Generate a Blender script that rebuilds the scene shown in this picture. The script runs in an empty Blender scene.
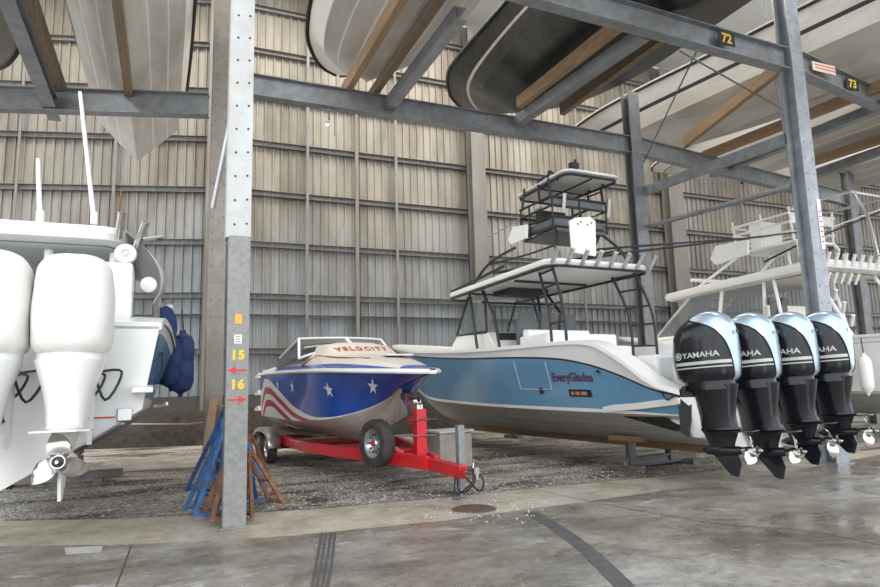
import bpy, math, random
from mathutils import Vector as V, Matrix, Quaternion
random.seed(7)
sc = bpy.context.scene
col = sc.collection
PI = math.pi
# ---------------------------------------------------------------- camera
F, YAW, PITCH, ROLL, CAMH = 640.0, math.radians(23.2), math.radians(8.3), math.radians(1.5), 1.6
fw = V((math.sin(YAW)*math.cos(PITCH), math.cos(YAW)*math.cos(PITCH), math.sin(PITCH)))
r0 = V((math.cos(YAW), -math.sin(YAW), 0)); u0 = r0.cross(fw)
cu = u0*math.cos(ROLL) + r0*math.sin(ROLL)
cr = r0*math.cos(ROLL) - u0*math.sin(ROLL)
cd = bpy.data.cameras.new('camera'); cam = bpy.data.objects.new('camera', cd); col.objects.link(cam)
cd.sensor_width = 36; cd.lens = F/880*36; cd.clip_end = 300; cd.clip_start = .05
M = Matrix((cr, cu, -fw)).transposed().to_4x4(); M.translation = V((0, 0, CAMH))
cam.matrix_world = M
sc.camera = cam
def ray(px, py):
    return (fw + cr*((px-440)/F) + cu*((293.5-py)/F))
def atY(px, py, Y):
    d = ray(px, py); return V((0, 0, CAMH)) + d*(Y/d.y)
def atZ(px, py, Z=0.0):
    d = ray(px, py); return V((0, 0, CAMH)) + d*((Z-CAMH)/d.z)
def atX(px, py, X):
    d = ray(px, py); return V((0, 0, CAMH)) + d*(X/d.x)

# ---------------------------------------------------------------- materials
def ramp(nt, fac, stops):
    r = nt.nodes.new('ShaderNodeValToRGB'); e = r.color_ramp.elements
    while len(e) < len(stops): e.new(.5)
    for k, (p, c) in enumerate(stops):
        e[k].position = p; e[k].color = (c[0], c[1], c[2], 1)
    nt.links.new(fac, r.inputs['Fac']); return r.outputs['Color']
def mat(name, c, rough=.5, metal=0, var=.0, vscale=3., bump=0., bscale=40., dirt=None, dscale=1.5, damt=.5, rvar=0., coat=0, spec=.5, stretch=None, bdist=.01):
    m = bpy.data.materials.new(name); m.use_nodes = True; nt = m.node_tree; b = nt.nodes['Principled BSDF']
    b.inputs['Base Color'].default_value = (*c, 1); b.inputs['Roughness'].default_value = rough
    b.inputs['Metallic'].default_value = metal; b.inputs['Coat Weight'].default_value = coat
    b.inputs['Specular IOR Level'].default_value = spec
    L = nt.links.new
    tc = nt.nodes.new('ShaderNodeTexCoord'); vec = tc.outputs['Object']
    if stretch:
        mp = nt.nodes.new('ShaderNodeMapping'); mp.inputs['Scale'].default_value = stretch; L(vec, mp.inputs['Vector']); vec = mp.outputs['Vector']
    def noise(s, det=6, dist=0.):
        n = nt.nodes.new('ShaderNodeTexNoise'); n.inputs['Scale'].default_value = s; n.inputs['Detail'].default_value = det
        n.inputs['Roughness'].default_value = .62; n.inputs['Distortion'].default_value = dist
        L(vec, n.inputs['Vector']); return n.outputs['Fac']
    cur = None
    if var:
        lo = [max(0, x*(1-var)) for x in c]; hi = [min(1, x*(1+var)) for x in c]
        cur = ramp(nt, noise(vscale), [(.3, lo), (.7, hi)])
    if dirt:
        mx = nt.nodes.new('ShaderNodeMix'); mx.data_type = 'RGBA'
        f = ramp(nt, noise(dscale, 8, .4), [(.42, (0, 0, 0)), (.68, (damt,)*3)])
        L(f, mx.inputs['Factor'])
        if cur: L(cur, mx.inputs['A'])
        else: mx.inputs['A'].default_value = (*c, 1)
        mx.inputs['B'].default_value = (*dirt, 1); cur = mx.outputs['Result']
    if cur: L(cur, b.inputs['Base Color'])
    if rvar:
        mr = nt.nodes.new('ShaderNodeMapRange'); mr.inputs['To Min'].default_value = max(.02, rough-rvar); mr.inputs['To Max'].default_value = min(1, rough+rvar)
        mr.inputs['From Min'].default_value = .3; mr.inputs['From Max'].default_value = .7
        L(noise(vscale*1.7), mr.inputs['Value']); L(mr.outputs['Result'], b.inputs['Roughness'])
    if bump:
        bp = nt.nodes.new('ShaderNodeBump'); bp.inputs['Strength'].default_value = bump; bp.inputs['Distance'].default_value = bdist
        L(noise(bscale, 4), bp.inputs['Height']); L(bp.outputs['Normal'], b.inputs['Normal'])
    return m
def glass(name, c=(.5, .6, .6), a=.35, rough=.05):
    m = bpy.data.materials.new(name); m.use_nodes = True; nt = m.node_tree; b = nt.nodes['Principled BSDF']
    b.inputs['Base Color'].default_value = (*c, 1); b.inputs['Roughness'].default_value = rough; b.inputs['Alpha'].default_value = a
    return m
MT = dict(
 galv=mat('galvanised_steel', (.25, .27, .29), .45, .4, var=.25, vscale=5, bump=.15, bscale=60, dirt=(.22, .19, .15), damt=.5, rvar=.12),
 galvd=mat('dull_galvanised_steel', (.20, .215, .23), .5, .4, var=.25, vscale=3, dirt=(.2, .16, .12), damt=.6, rvar=.1),
 plate=mat('pale_painted_steel', (.50, .52, .51), .5, .1, var=.1, vscale=4, dirt=(.4, .36, .3), damt=.5, bump=.1),
 lower=mat('mottled_grey_steel', (.25, .255, .25), .55, .2, var=.22, vscale=16, dirt=(.27, .25, .22), damt=.6, bump=.2),
 girt=mat('girt_steel', (.2, .2, .2), .6, .3, var=.2, vscale=2, dirt=(.2, .15, .1), damt=.6),
 galvp=mat('pale_galvanised_steel', (.34, .375, .41), .4, .35, var=.2, vscale=5, bump=.15, bscale=60, dirt=(.24, .22, .19), damt=.5, rvar=.1),
 wcol=mat('column_primer', (.165, .165, .16), .7, 0, var=.2, vscale=2, dirt=(.2, .16, .11), damt=.7, stretch=(1, 1, .4)),
 hole=mat('hole_dark', (.03, .03, .03), .8),
 wood=mat('timber', (.34, .225, .13), .8, 0, var=.35, vscale=6, bump=.3, bscale=20, dirt=(.2, .13, .08), damt=.6, stretch=(6, .6, 6)),
 woodd=mat('dark_timber', (.20, .145, .095), .85, 0, var=.4, vscale=6, bump=.3, bscale=20, stretch=(6, .6, 6)),
 white=mat('white_gelcoat', (.80, .80, .78), .28, 0, var=.04, vscale=1, coat=.3),
 offw=mat('cream_gelcoat', (.70, .66, .58), .35, 0, var=.06, vscale=1.5, coat=.2),
 bott=mat('dirty_white_bottom', (.60, .575, .53), .5, 0, var=.14, vscale=1.3, dirt=(.42, .36, .29), damt=.6, dscale=.9, stretch=(1.5, .5, 1.5)),
 bottg=mat('grey_bottom', (.50, .50, .485), .45, 0, var=.15, vscale=1.5, dirt=(.25, .23, .2), damt=.6, stretch=(1.5, .5, 1.5)),
 blackh=mat('black_hull', (.022, .024, .025), .32, 0, var=.4, vscale=3, dirt=(.06, .058, .05), dscale=4, damt=.8),
 cream=mat('cream_stripe', (.62, .56, .46), .5, 0, var=.1),
 blue=mat('steel_blue_gelcoat', (.13, .30, .46), .18, 0, var=.08, vscale=.7, coat=.6),
 vblue=mat('royal_blue_paint', (.012, .075, .40), .25, 0, var=.25, vscale=2, coat=.5),
 red=mat('red_paint', (.55, .012, .02), .35, 0, var=.12, vscale=4, coat=.2),
 dred=mat('stripe_red', (.42, .02, .03), .35, 0, var=.1, coat=.3),
 black=mat('black_gloss', (.008, .009, .012), .2, 0, coat=.25, spec=.4),
 blackm=mat('black_matt', (.02, .02, .022), .55, 0, var=.2, bump=.1),
 silver=mat('silver_blue_metallic', (.46, .58, .68), .26, .6, var=.04, coat=.4),
 chrome=mat('polished_steel', (.62, .60, .57), .16, 1.0, var=.05),
 alum=mat('brushed_aluminium', (.62, .63, .64), .35, .9, var=.08),
 rubber=mat('tyre_rubber', (.035, .034, .032), .75, 0, var=.25, vscale=8, dirt=(.1, .09, .07), damt=.5, dscale=6),
 canvas=mat('white_canvas', (.80, .79, .75), .8, 0, var=.04, vscale=4, bump=.35, bscale=7, bdist=.03),
 wplastic=mat('white_plastic', (.78, .78, .77), .4),
 clear=glass('clear_vinyl', (.55, .56, .56), .72, .3),
 dglass=glass('tinted_glass', (.045, .055, .055), .9, .05),
 lglass=glass('light_glass', (.25, .29, .30), .25, .06),
 navy=mat('navy_canvas', (.015, .04, .13), .7, 0, var=.4, vscale=6, bump=.5, bscale=12, bdist=.02),
 bstand=mat('blue_stand_paint', (.03, .13, .36), .5, 0, var=.3, vscale=8, dirt=(.06, .04, .03), dscale=9, damt=.8),
 rust=mat('rusty_steel', (.20, .095, .05), .85, 0, var=.4, vscale=12, bump=.3),
 yellow=mat('yellow_paint', (.80, .56, .03), .6),
 arrow=mat('red_sticker', (.66, .03, .03), .5),
 orange=mat('orange_tag', (.85, .42, .03), .5),
 seat=mat('grey_upholstery', (.10, .11, .12), .6, 0, var=.2),
 lseat=mat('light_upholstery', (.45, .46, .46), .6),
 conc=mat('old_concrete', (.36, .33, .29), .85, 0, var=.2, vscale=2, dirt=(.2, .17, .13), damt=.7, bump=.4),
 lens=mat('lamp_lens', (1, 1, 1), .3),
)
b = MT['lens'].node_tree.nodes['Principled BSDF']; b.inputs['Emission Color'].default_value = (1, .97, .9, 1); b.inputs['Emission Strength'].default_value = 8

# ---------------------------------------------------------------- mesh builder
class MB:
    def __init__(s): s.v = []; s.f = []; s.m = []; s.mi = 0
    def mat(s, i): s.mi = i; return s
    def add(s, vs, fs, mi=None):
        o = len(s.v); s.v += [V(x) for x in vs]
        s.f += [tuple(i+o for i in f) for f in fs]; s.m += [s.mi if mi is None else mi]*len(fs); return s
    def box(s, c, d, R=None):
        c = V(c); hx, hy, hz = d[0]/2, d[1]/2, d[2]/2
        vs = [V((x, y, z)) for x in (-hx, hx) for y in (-hy, hy) for z in (-hz, hz)]
        if R is not None: vs = [R @ q for q in vs]
        return s.add([c+q for q in vs], [(0,1,3,2),(4,6,7,5),(0,4,5,1),(2,3,7,6),(0,2,6,4),(1,5,7,3)])
    def frame(s, p0, p1, up=(0, 0, 1)):
        p0, p1 = V(p0), V(p1); d = (p1-p0).normalized(); up = V(up)
        if abs(d.dot(up)) > .98: up = V((0, 1, 0))
        x = d.cross(up).normalized(); z = x.cross(d).normalized(); return p0, p1, d, x, z
    def beam(s, p0, p1, w, h, up=(0, 0, 1)):
        p0, p1, d, x, z = s.frame(p0, p1, up)
        return s.extr([(-w/2, -h/2), (w/2, -h/2), (w/2, h/2), (-w/2, h/2)], p0, p1, x, z)
    def extr(s, poly, p0, p1, x, z):
        n = len(poly); vs = [p0+x*a+z*b for a, b in poly]+[p1+x*a+z*b for a, b in poly]
        fs = [(i, (i+1) % n, n+(i+1) % n, n+i) for i in range(n)]+[tuple(range(n))[::-1], tuple(range(n, 2*n))]
        return s.add(vs, fs)
    def ibeam(s, p0, p1, w, h, t=.02, up=(0, 0, 1)):
        p0, p1, d, x, z = s.frame(p0, p1, up); a = w/2; b = h/2; c = t/2
        return s.extr([(-a,-b),(a,-b),(a,-b+t),(c,-b+t),(c,b-t),(a,b-t),(a,b),(-a,b),(-a,b-t),(-c,b-t),(-c,-b+t),(-a,-b+t)], p0, p1, x, z)
    def cbeam(s, p0, p1, w, h, t=.02, up=(0, 0, 1)):
        p0, p1, d, x, z = s.frame(p0, p1, up); a = w/2; b = h/2
        return s.extr([(-a,-b),(a,-b),(a,-b+t),(-a+t,-b+t),(-a+t,b-t),(a,b-t),(a,b),(-a,b)], p0, p1, x, z)
    def tube(s, pts, r, n=8, smooth=0):
        pts = [V(p) for p in pts]
        if smooth: pts = crv(pts, smooth)
        rs = r if isinstance(r, (list, tuple)) else [r]*len(pts)
        if smooth and isinstance(r, (list, tuple)):
            rs = [lerp_list(r, k/(len(pts)-1)) for k in range(len(pts))]
        o = len(s.v); x = None; rings = []
        for k, p in enumerate(pts):
            d = (pts[min(k+1, len(pts)-1)]-pts[max(k-1, 0)]).normalized()
            if x is None:
                x = d.cross(V((0, 0, 1)) if abs(d.z) < .9 else V((0, 1, 0))).normalized()
            else: x = (x-d*x.dot(d)).normalized()
            y = d.cross(x)
            rings.append([p+x*(rs[k]*math.cos(2*PI*i/n))+y*(rs[k]*math.sin(2*PI*i/n)) for i in range(n)])
        return s.loft(rings, True, True)
    def loft(s, rings, closed=True, caps=True, mis=None):
        n = len(rings[0]); vs = [q for r in rings for q in r]; fs = []; ms = []
        for a in range(len(rings)-1):
            for i in range(n if closed else n-1):
                j = (i+1) % n; fs.append((a*n+i, a*n+j, (a+1)*n+j, (a+1)*n+i)); ms.append(mis(a, i) if mis else s.mi)
        if caps and closed:
            fs.append(tuple(range(n))[::-1]); ms.append(mis(0, 0) if mis else s.mi)
            fs.append(tuple(range((len(rings)-1)*n, len(rings)*n))); ms.append(mis(len(rings)-2, 0) if mis else s.mi)
        o = len(s.v); s.v += [V(x) for x in vs]; s.f += [tuple(i+o for i in f) for f in fs]; s.m += ms; return s
    def lathe(s, prof, p0, axis, n=20, x=None, arc=2*PI):
        p0 = V(p0); a = V(axis).normalized()
        x = (a.cross(V((0, 0, 1)) if abs(a.z) < .9 else V((0, 1, 0))).normalized()) if x is None else V(x)
        y = a.cross(x)
        rings = [[p0+a*h+x*(r*math.cos(2*PI*i/n))+y*(r*math.sin(2*PI*i/n)) for i in range(n)] for r, h in prof]
        return s.loft(rings, True, True)
    def prism(s, poly, o, ux, uy, un, d):
        o, ux, uy, un = V(o), V(ux), V(uy), V(un); n = len(poly)
        a = [o+ux*p[0]+uy*p[1]-un*(d/2) for p in poly]; b = [q+un*d for q in a]
        return s.add(a+b, [(i, (i+1) % n, n+(i+1) % n, n+i) for i in range(n)]+[tuple(range(n))[::-1], tuple(range(n, 2*n))])
    def build(s, name, mats, parent=None, origin=None, smooth=False, ang=35, bev=0, sub=0, solid=0):
        me = bpy.data.meshes.new(name); o = V(origin) if origin is not None else V((0, 0, 0))
        me.from_pydata([tuple(q-o) for q in s.v], [], s.f)
        if not isinstance(mats, (list, tuple)): mats = [mats]
        for m in mats: me.materials.append(MT[m] if isinstance(m, str) else m)
        for p, k in zip(me.polygons, s.m): p.material_index = min(k, len(mats)-1)
        me.validate(); me.update()
        import bmesh
        bm = bmesh.new(); bm.from_mesh(me); bmesh.ops.remove_doubles(bm, verts=bm.verts, dist=1e-5)
        bmesh.ops.recalc_face_normals(bm, faces=bm.faces); bm.to_mesh(me); bm.free()
        if smooth:
            for p in me.polygons: p.use_smooth = True
            me.set_sharp_from_angle(angle=math.radians(ang))
        ob = bpy.data.objects.new(name, me); col.objects.link(ob); ob.location = o
        if parent is not None: ob.parent = parent
        if solid:
            md = ob.modifiers.new('solid', 'SOLIDIFY'); md.thickness = solid
        if bev:
            md = ob.modifiers.new('bevel', 'BEVEL'); md.width = bev; md.segments = 2; md.limit_method = 'ANGLE'
        if sub:
            md = ob.modifiers.new('sub', 'SUBSURF'); md.levels = sub; md.render_levels = sub
        return ob
def lerp_list(l, t):
    x = t*(len(l)-1); k = min(int(x), len(l)-2); return l[k]+(l[k+1]-l[k])*(x-k)
def crv(pts, m=6):
    out = []; n = len(pts)
    for k in range(n-1):
        p0, p1, p2, p3 = pts[max(k-1, 0)], pts[k], pts[k+1], pts[min(k+2, n-1)]
        for j in range(m):
            t = j/m
            out.append(.5*((2*p1)+(p2-p0)*t+(2*p0-5*p1+4*p2-p3)*t*t+(3*p1-p0-3*p2+p3)*t**3))
    out.append(pts[-1]); return out
def pw(tab):
    """smooth piecewise interpolation through (t, value) pairs"""
    def f(t):
        if t <= tab[0][0]: return tab[0][1]
        for k in range(len(tab)-1):
            a, b = tab[k], tab[k+1]
            if t <= b[0]:
                h = b[0]-a[0]; u = (t-a[0])/h
                def sl(i):
                    if i <= 0 or i >= len(tab)-1:
                        i0, i1 = (0, 1) if i <= 0 else (len(tab)-2, len(tab)-1)
                        return (tab[i1][1]-tab[i0][1])/(tab[i1][0]-tab[i0][0])
                    d0 = (tab[i][1]-tab[i-1][1])/(tab[i][0]-tab[i-1][0]); d1 = (tab[i+1][1]-tab[i][1])/(tab[i+1][0]-tab[i][0])
                    return 0 if d0*d1 <= 0 else 2*d0*d1/(d0+d1)
                m0, m1 = sl(k)*h, sl(k+1)*h
                return (2*u**3-3*u*u+1)*a[1]+(u**3-2*u*u+u)*m0+(-2*u**3+3*u*u)*b[1]+(u**3-u*u)*m1
        return tab[-1][1]
    return f
def tag(o, label=None, cat=None, group=None, kind=None):
    if label: o['label'] = label
    if cat: o['category'] = cat
    if group: o['group'] = group
    if kind: o['kind'] = kind
    return o
def empty(name, loc, rz=0, label=None, cat=None, group=None):
    o = bpy.data.objects.new(name, None); col.objects.link(o); o.location = loc; o.rotation_euler = (0, 0, rz); o.empty_display_size = .2
    return tag(o, label, cat, group)
def copy_tree(o, parent=None):
    c = o.copy(); col.objects.link(c); c.parent = parent
    for ch in list(o.children): copy_tree(ch, c)
    return c
def text_geo(s, size=1.0, spacing=1.0, bold=0.0, shear=0.0):
    cu_ = bpy.data.curves.new('t', 'FONT'); cu_.body = s; cu_.size = size; cu_.align_x = 'CENTER'; cu_.align_y = 'CENTER'
    cu_.space_character = spacing; cu_.offset = bold; cu_.shear = shear; cu_.resolution_u = 3
    ob = bpy.data.objects.new('t', cu_); col.objects.link(ob)
    dg = bpy.context.evaluated_depsgraph_get(); dg.update(); me = ob.evaluated_get(dg).to_mesh()
    vs = [q.co.copy() for q in me.vertices]; fs = [tuple(p.vertices) for p in me.polygons]
    ob.evaluated_get(dg).to_mesh_clear(); bpy.data.objects.remove(ob); bpy.data.curves.remove(cu_)
    return vs, fs
def flat_text(mb, s, o, ux, uy, size, **k):
    vs, fs = text_geo(s, size, **k); o, ux, uy = V(o), V(ux), V(uy)
    mb.add([o+ux*q.x+uy*q.y for q in vs], fs)
def subdiv_poly(poly, n=4):
    out = []
    for i in range(len(poly)):
        a, b = poly[i], poly[(i+1) % len(poly)]
        for k in range(n): out.append((a[0]+(b[0]-a[0])*k/n, a[1]+(b[1]-a[1])*k/n))
    return out
def star(r, rot=0):
    return [((r if k % 2 == 0 else r*.4)*math.sin(rot+k*PI/5), (r if k % 2 == 0 else r*.4)*math.cos(rot+k*PI/5)) for k in range(10)]

# ---------------------------------------------------------------- hulls
class Hull:
    """local frame: y forward from the transom, x to starboard, z up"""
    def __init__(s, L, hs, zs, hc, zc, zk, rake=1.2, flare=1.3, nt=60, tr=.62):
        s.L = L; s.hs, s.zs, s.hc, s.zc, s.zk = map(pw, (hs, zs, hc, zc, zk)); s.rake = rake; s.flare = flare; s.nt = nt; s.tr = tr
    def ysh(s, t, z):
        k = max(0, (t-s.tr)/(1-s.tr)); k = k*k*(3-2*k)
        zk, zs = s.zk(t), s.zs(t); h = min(1, max(0, (z-zk)/max(.01, zs-zk)))
        return t*s.L-s.rake*k*(1-h)**.9
    def side(s, t, v, sd=1, off=0):
        fl = 1+(s.flare-1)*t*t
        hc, hs = s.hc(t), s.hs(t)
        x = hc+(hs-hc)*v**fl+ .0; z = s.zc(t)+(s.zs(t)-s.zc(t))*v
        return V((sd*(x+off), s.ysh(t, z), z))
    def bot(s, t, u, sd=1):
        hc = s.hc(t)-.0; zk, zc = s.zk(t), s.zc(t)
        z = zk+(zc-zk)*u**1.05; return V((sd*hc*u, s.ysh(t, z), z))
    def build(s, name, parent, srows, smats, brows, bmats, mats, tmat=0):
        mb = MB(); N = s.nt; ts = [1-(1-k/N)**1.0 for k in range(N+1)]
        for sd in (1, -1):
            rows = []
            for u in brows: rows.append([s.bot(t, u, sd) for t in ts])
            for r in list(srows)+[1.0]:
                rows.append([s.side(t, min(1, max(0, r(t) if callable(r) else r)), sd) for t in ts])
            ms = list(bmats)+[bmats[-1]]+list(smats)
            mb.loft([list(r) for r in rows], False, False, mis=lambda a, i: ms[a])
            base = [r[0] for r in rows]
            mb.add([V((0, base[0].y, base[-1].z))]+base, [(0, i+1, i+2) for i in range(len(base)-1)], tmat)
        s.mb = mb
        return mb.build(name, mats, parent, smooth=True, ang=28)
    def deck(s, name, parent, w=.28, dz=.04, depth=.55, t0=0.02, t1=.9, mats=('white',), crown=.0):
        """gunwale cap with coamings and sole, or a closed crowned deck"""
        mb = MB(); N = s.nt; rings = []
        for k in range(N+1):
            t = k/N; o = []
            hs, z = s.hs(t), s.zs(t); y = t*s.L
            if depth:
                wi = min(w, hs*.8); d = depth if t0 <= t <= t1 else 0.0
                prof = [(hs+.02, -.03), (hs+.02, dz), (hs-wi, dz+.01), (hs-wi-.02, dz-d), (0, dz-d)]
            else:
                prof = [(hs+.02, -.03), (hs+.02, dz)]+[(hs*c, dz+crown*(1-c**2)**.8*min(1, hs*1.2)) for c in (.9, .75, .55, .3, 0)]
            pts = [V((x, y, z+q)) for x, q in prof]
            rings.append(pts+[V((-p.x, p.y, p.z)) for p in pts[-2::-1]])
        mb.loft(rings, False, False)
        n = len(rings[0])
        mb.add([rings[0][i] for i in range(n)], [tuple(range(n))])
        return mb.build(name, mats, parent, smooth=True, ang=30)
    def decal(s, mb, geo, t0, v0, sd=1, off=.006, flip=1):
        """wrap flat geometry (metres) on the side"""
        vs, fs = geo; out = []
        H = s.zs(t0)-s.zc(t0)
        for q in vs:
            tt, vv = min(.995, max(.005, t0+flip*q.x/s.L)), v0+q.y/H
            p = s.side(tt, vv, sd); n = (s.side(tt+.004, vv, sd)-s.side(tt-.004, vv, sd)).cross(s.side(tt, vv+.02, sd)-s.side(tt, vv-.02, sd)).normalized()
            if n.x*sd < 0: n = -n
            out.append(p+n*off)
        mb.add(out, fs)
# ---------------------------------------------------------------- ground
def ground_mat(name, kind):
    m = bpy.data.materials.new(name); m.use_nodes = True; nt = m.node_tree; b = nt.nodes['Principled BSDF']; L = nt.links.new
    tc = nt.nodes.new('ShaderNodeTexCoord')
    def noise(s, det=8, r=.6, dist=0, st=None):
        n = nt.nodes.new('ShaderNodeTexNoise'); n.inputs['Scale'].default_value = s; n.inputs['Detail'].default_value = det
        n.inputs['Roughness'].default_value = r; n.inputs['Distortion'].default_value = dist
        if st:
            mp = nt.nodes.new('ShaderNodeMapping'); mp.inputs['Scale'].default_value = st; mp.inputs['Rotation'].default_value = (0, 0, .15)
            L(tc.outputs['Object'], mp.inputs['Vector']); L(mp.outputs['Vector'], n.inputs['Vector'])
        else: L(tc.outputs['Object'], n.inputs['Vector'])
        return n.outputs['Fac']
    def mix(f, a, bb, mode='MIX', k=None):
        x = nt.nodes.new('ShaderNodeMix'); x.data_type = 'RGBA'; x.blend_type = mode
        if f is None: x.inputs['Factor'].default_value = k
        else: L(f, x.inputs['Factor'])
        for q, s in ((a, 'A'), (bb, 'B')):
            if isinstance(q, tuple): x.inputs[s].default_value = (*q, 1)
            else: L(q, x.inputs[s])
        return x.outputs['Result']
    if kind == 'slab':
        c = ramp(nt, noise(.45, 8, .62, .8, (1, 1.5, 1)), [(.3, (.15, .125, .095)), (.45, (.27, .235, .19)), (.56, (.36, .33, .285)), (.7, (.50, .48, .45))])
        s2 = ramp(nt, noise(2.3, 10, .75, .6, (.8, 1.3, 1)), [(.38, (.48, .47, .45)), (.6, (1, 1, 1))])
        c = mix(None, c, s2, 'MULTIPLY', .8)
        fine = ramp(nt, noise(11, 10, .75, .3), [(.36, (.62, .61, .59)), (.5, (1, 1, 1)), (.66, (1.12, 1.12, 1.12))]); c = mix(None, c, fine, 'MULTIPLY', .8)
        st = ramp(nt, noise(1.1, 12, .8, 1.2, (.8, 1.5, 1)), [(.57, (0, 0, 0)), (.63, (.7, .7, .7))])
        c = mix(st, c, (.58, .58, .56)); L(c, b.inputs['Base Color'])
        rr = ramp(nt, noise(.8, 9, .7, .6), [(.38, (.12, .12, .12)), (.60, (.48, .48, .48))]); L(rr, b.inputs['Roughness'])
        b.inputs['Specular IOR Level'].default_value = .6
        h = noise(3, 8, .6); k = .12; d = .01
    elif kind == 'kerb':
        c = ramp(nt, noise(1.6, 9, .65, .5), [(.3, (.30, .25, .185)), (.5, (.47, .415, .33)), (.7, (.58, .54, .46))])
        c = mix(None, c, ramp(nt, noise(9, 9, .7, 1), [(.35, (.6, .6, .6)), (.6, (1, 1, 1))]), 'MULTIPLY', .7)
        L(c, b.inputs['Base Color']); b.inputs['Roughness'].default_value = .6; h = noise(14, 8, .6); k = .3; d = .01
    else:
        vo = nt.nodes.new('ShaderNodeTexVoronoi'); vo.inputs['Scale'].default_value = 26; L(tc.outputs['Object'], vo.inputs['Vector'])
        g = ramp(nt, vo.outputs['Color'], [(.1, (.13, .12, .11)), (.5, (.33, .315, .29)), (.9, (.66, .65, .62))])
        big = ramp(nt, noise(.55, 8, .65, .7, (1, 2.0, 1)), [(.40, (.20, .16, .12)), (.58, (1, .97, .92))])
        c = mix(None, g, big, 'MULTIPLY', 1.0)
        tr = ramp(nt, noise(.8, 7, .6, .5, (.35, 2.2, 1)), [(.5, (0, 0, 0)), (.66, (.6, .6, .6))])
        c = mix(tr, c, (.42, .39, .34)); L(c, b.inputs['Base Color']); b.inputs['Roughness'].default_value = .85
        h = vo.outputs['Distance']; k = .8; d = .03
    bp = nt.nodes.new('ShaderNodeBump'); bp.inputs['Strength'].default_value = k; bp.inputs['Distance'].default_value = d
    L(h, bp.inputs['Height']); L(bp.outputs['Normal'], b.inputs['Normal'])
    return m
MT['slab'] = ground_mat('wet_concrete_slab', 'slab'); MT['kerbm'] = ground_mat('kerb_concrete', 'kerb'); MT['gravel'] = ground_mat('crushed_gravel', 'gravel')
def edge(pts):
    w = [atZ(x, y) for x, y in pts]
    a, b_ = w[0], w[-1]
    w = [a+(a-w[1]).normalized()*14]+w+[b_+(b_-w[-2]).normalized()*35]
    return w
E1 = edge([(0, 521), (110, 519), (235, 514), (330, 508), (440, 498), (560, 486), (690, 474), (800, 460), (879, 449)])
E2 = edge([(0, 546), (110, 545), (235, 540), (330, 532), (440, 521), (560, 505), (690, 487), (800, 469), (879, 455)])
def strip(name, A, B, m, z, **k):
    mb = MB(); n = len(A)
    mb.add([V((p.x, p.y, z)) for p in A]+[V((p.x, p.y, z)) for p in B], [(i, i+1, n+i+1, n+i) for i in range(n-1)])
    return mb.build(name, m)
near = [V((p.x*1.0, -14, 0)) for p in E2]; far = [V((p.x, 23.2+ (0 if p.x > 2 else (2-p.x)*.26), 0)) for p in E1]
tag(strip('floor', E2, near, 'slab', 0), kind='structure')
tag(strip('trim_1', E1, E2, 'kerbm', .0), kind='structure')
tag(strip('floor_gravel', E1, far, 'gravel', 0), kind='structure')
# loose stones on the gravel
mb = MB()
def inground(x, y):
    for k in range(len(E1)-1):
        if E1[k].x <= x <= E1[k+1].x:
            return y > E1[k].y+(E1[k+1].y-E1[k].y)*(x-E1[k].x)/(E1[k+1].x-E1[k].x)+.05
    return False
n = 0
while n < 7000:
    y = 7.6+random.random()**1.7*9; x = -4+random.random()*17
    if not inground(x, y): continue
    r = random.uniform(.008, .024); z = r*.25
    vs = [V((x+r*math.cos(a)*random.uniform(.7, 1.2), y+r*math.sin(a)*random.uniform(.7, 1.2), z)) for a in (0, 1.25, 2.5, 3.8, 5)]
    mb.add(vs+[V((x, y, z+r*.7))], [(i, (i+1) % 5, 5) for i in range(5)], random.choice((0, 0, 1, 2))); n += 1
tag(mb.build('gravel', [mat('stone_grey', (.34, .33, .31), .85), mat('stone_brown', (.21, .175, .13), .85), mat('stone_pale', (.5, .49, .46), .8)]),
    'loose grey and brown crushed stones scattered over the boat bays', 'gravel', kind='stuff')
# shells scattered on the kerb by the jack
mb = MB()
for k in range(110):
    p = atZ(random.gauss(478, 30), random.gauss(507, 8)); r = random.uniform(.006, .018)
    mb.lathe([(r*.2, 0), (r, .003), (r*.6, .008), (0.0005, .011)], (p.x, p.y, .001), (0, 0, 1), 6)
tag(mb.build('shell_fragment', mat('shell', (.7, .66, .58), .5)), 'pale bits of shell scattered on the concrete below the red trailer coupler', 'debris', kind='stuff')
# joints, rubber marks, patches (flat on the slab)
def ground_line(name, pts, w, m, z=.003, **k):
    mb = MB(); P = [atZ(x, y) for x, y in pts]; P = crv(P, 6); L_, R_ = [], []
    for i, p in enumerate(P):
        d = (P[min(i+1, len(P)-1)]-P[max(i-1, 0)]).normalized(); nn = V((-d.y, d.x, 0))*(w/2)
        L_.append(V((p.x, p.y, z))+nn); R_.append(V((p.x, p.y, z))-nn)
    n = len(L_); mb.add(L_+R_, [(i, i+1, n+i+1, n+i) for i in range(n-1)]); return mb.build(name, m)
MT['joint'] = mat('joint_dirt', (.07, .06, .05), .8)
MT['skid'] = mat('tyre_mark', (.10, .098, .095), .38, var=.3, vscale=5)
MT['redline'] = mat('red_floor_line', (.42, .12, .08), .6, var=.3, vscale=6)
for k, pts in enumerate([[(116, 587), (125, 563), (131, 546)], [(520, 487), (690, 520), (800, 530), (880, 545)]]):
    tag(ground_line('trim_%d' % (k+2), pts, .015, 'joint'), kind='structure')
for k, (x0, x1) in enumerate(((314, 322), (319, 326), (324, 331), (329, 335))):
    tag(ground_line('tyre_mark', [(x0-2, 587), (x0+3, 560), (x1, 533)], .03, 'skid', .004),
        ['narrow dark rubber streak on concrete, leftmost of four by the kerb', 'dark rubber streak on concrete, second from left of four by the kerb', 'dark rubber streak on concrete, third from left of four by the kerb', 'dark rubber streak on concrete, rightmost of the four by the kerb'][k], 'tyre mark')
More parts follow.
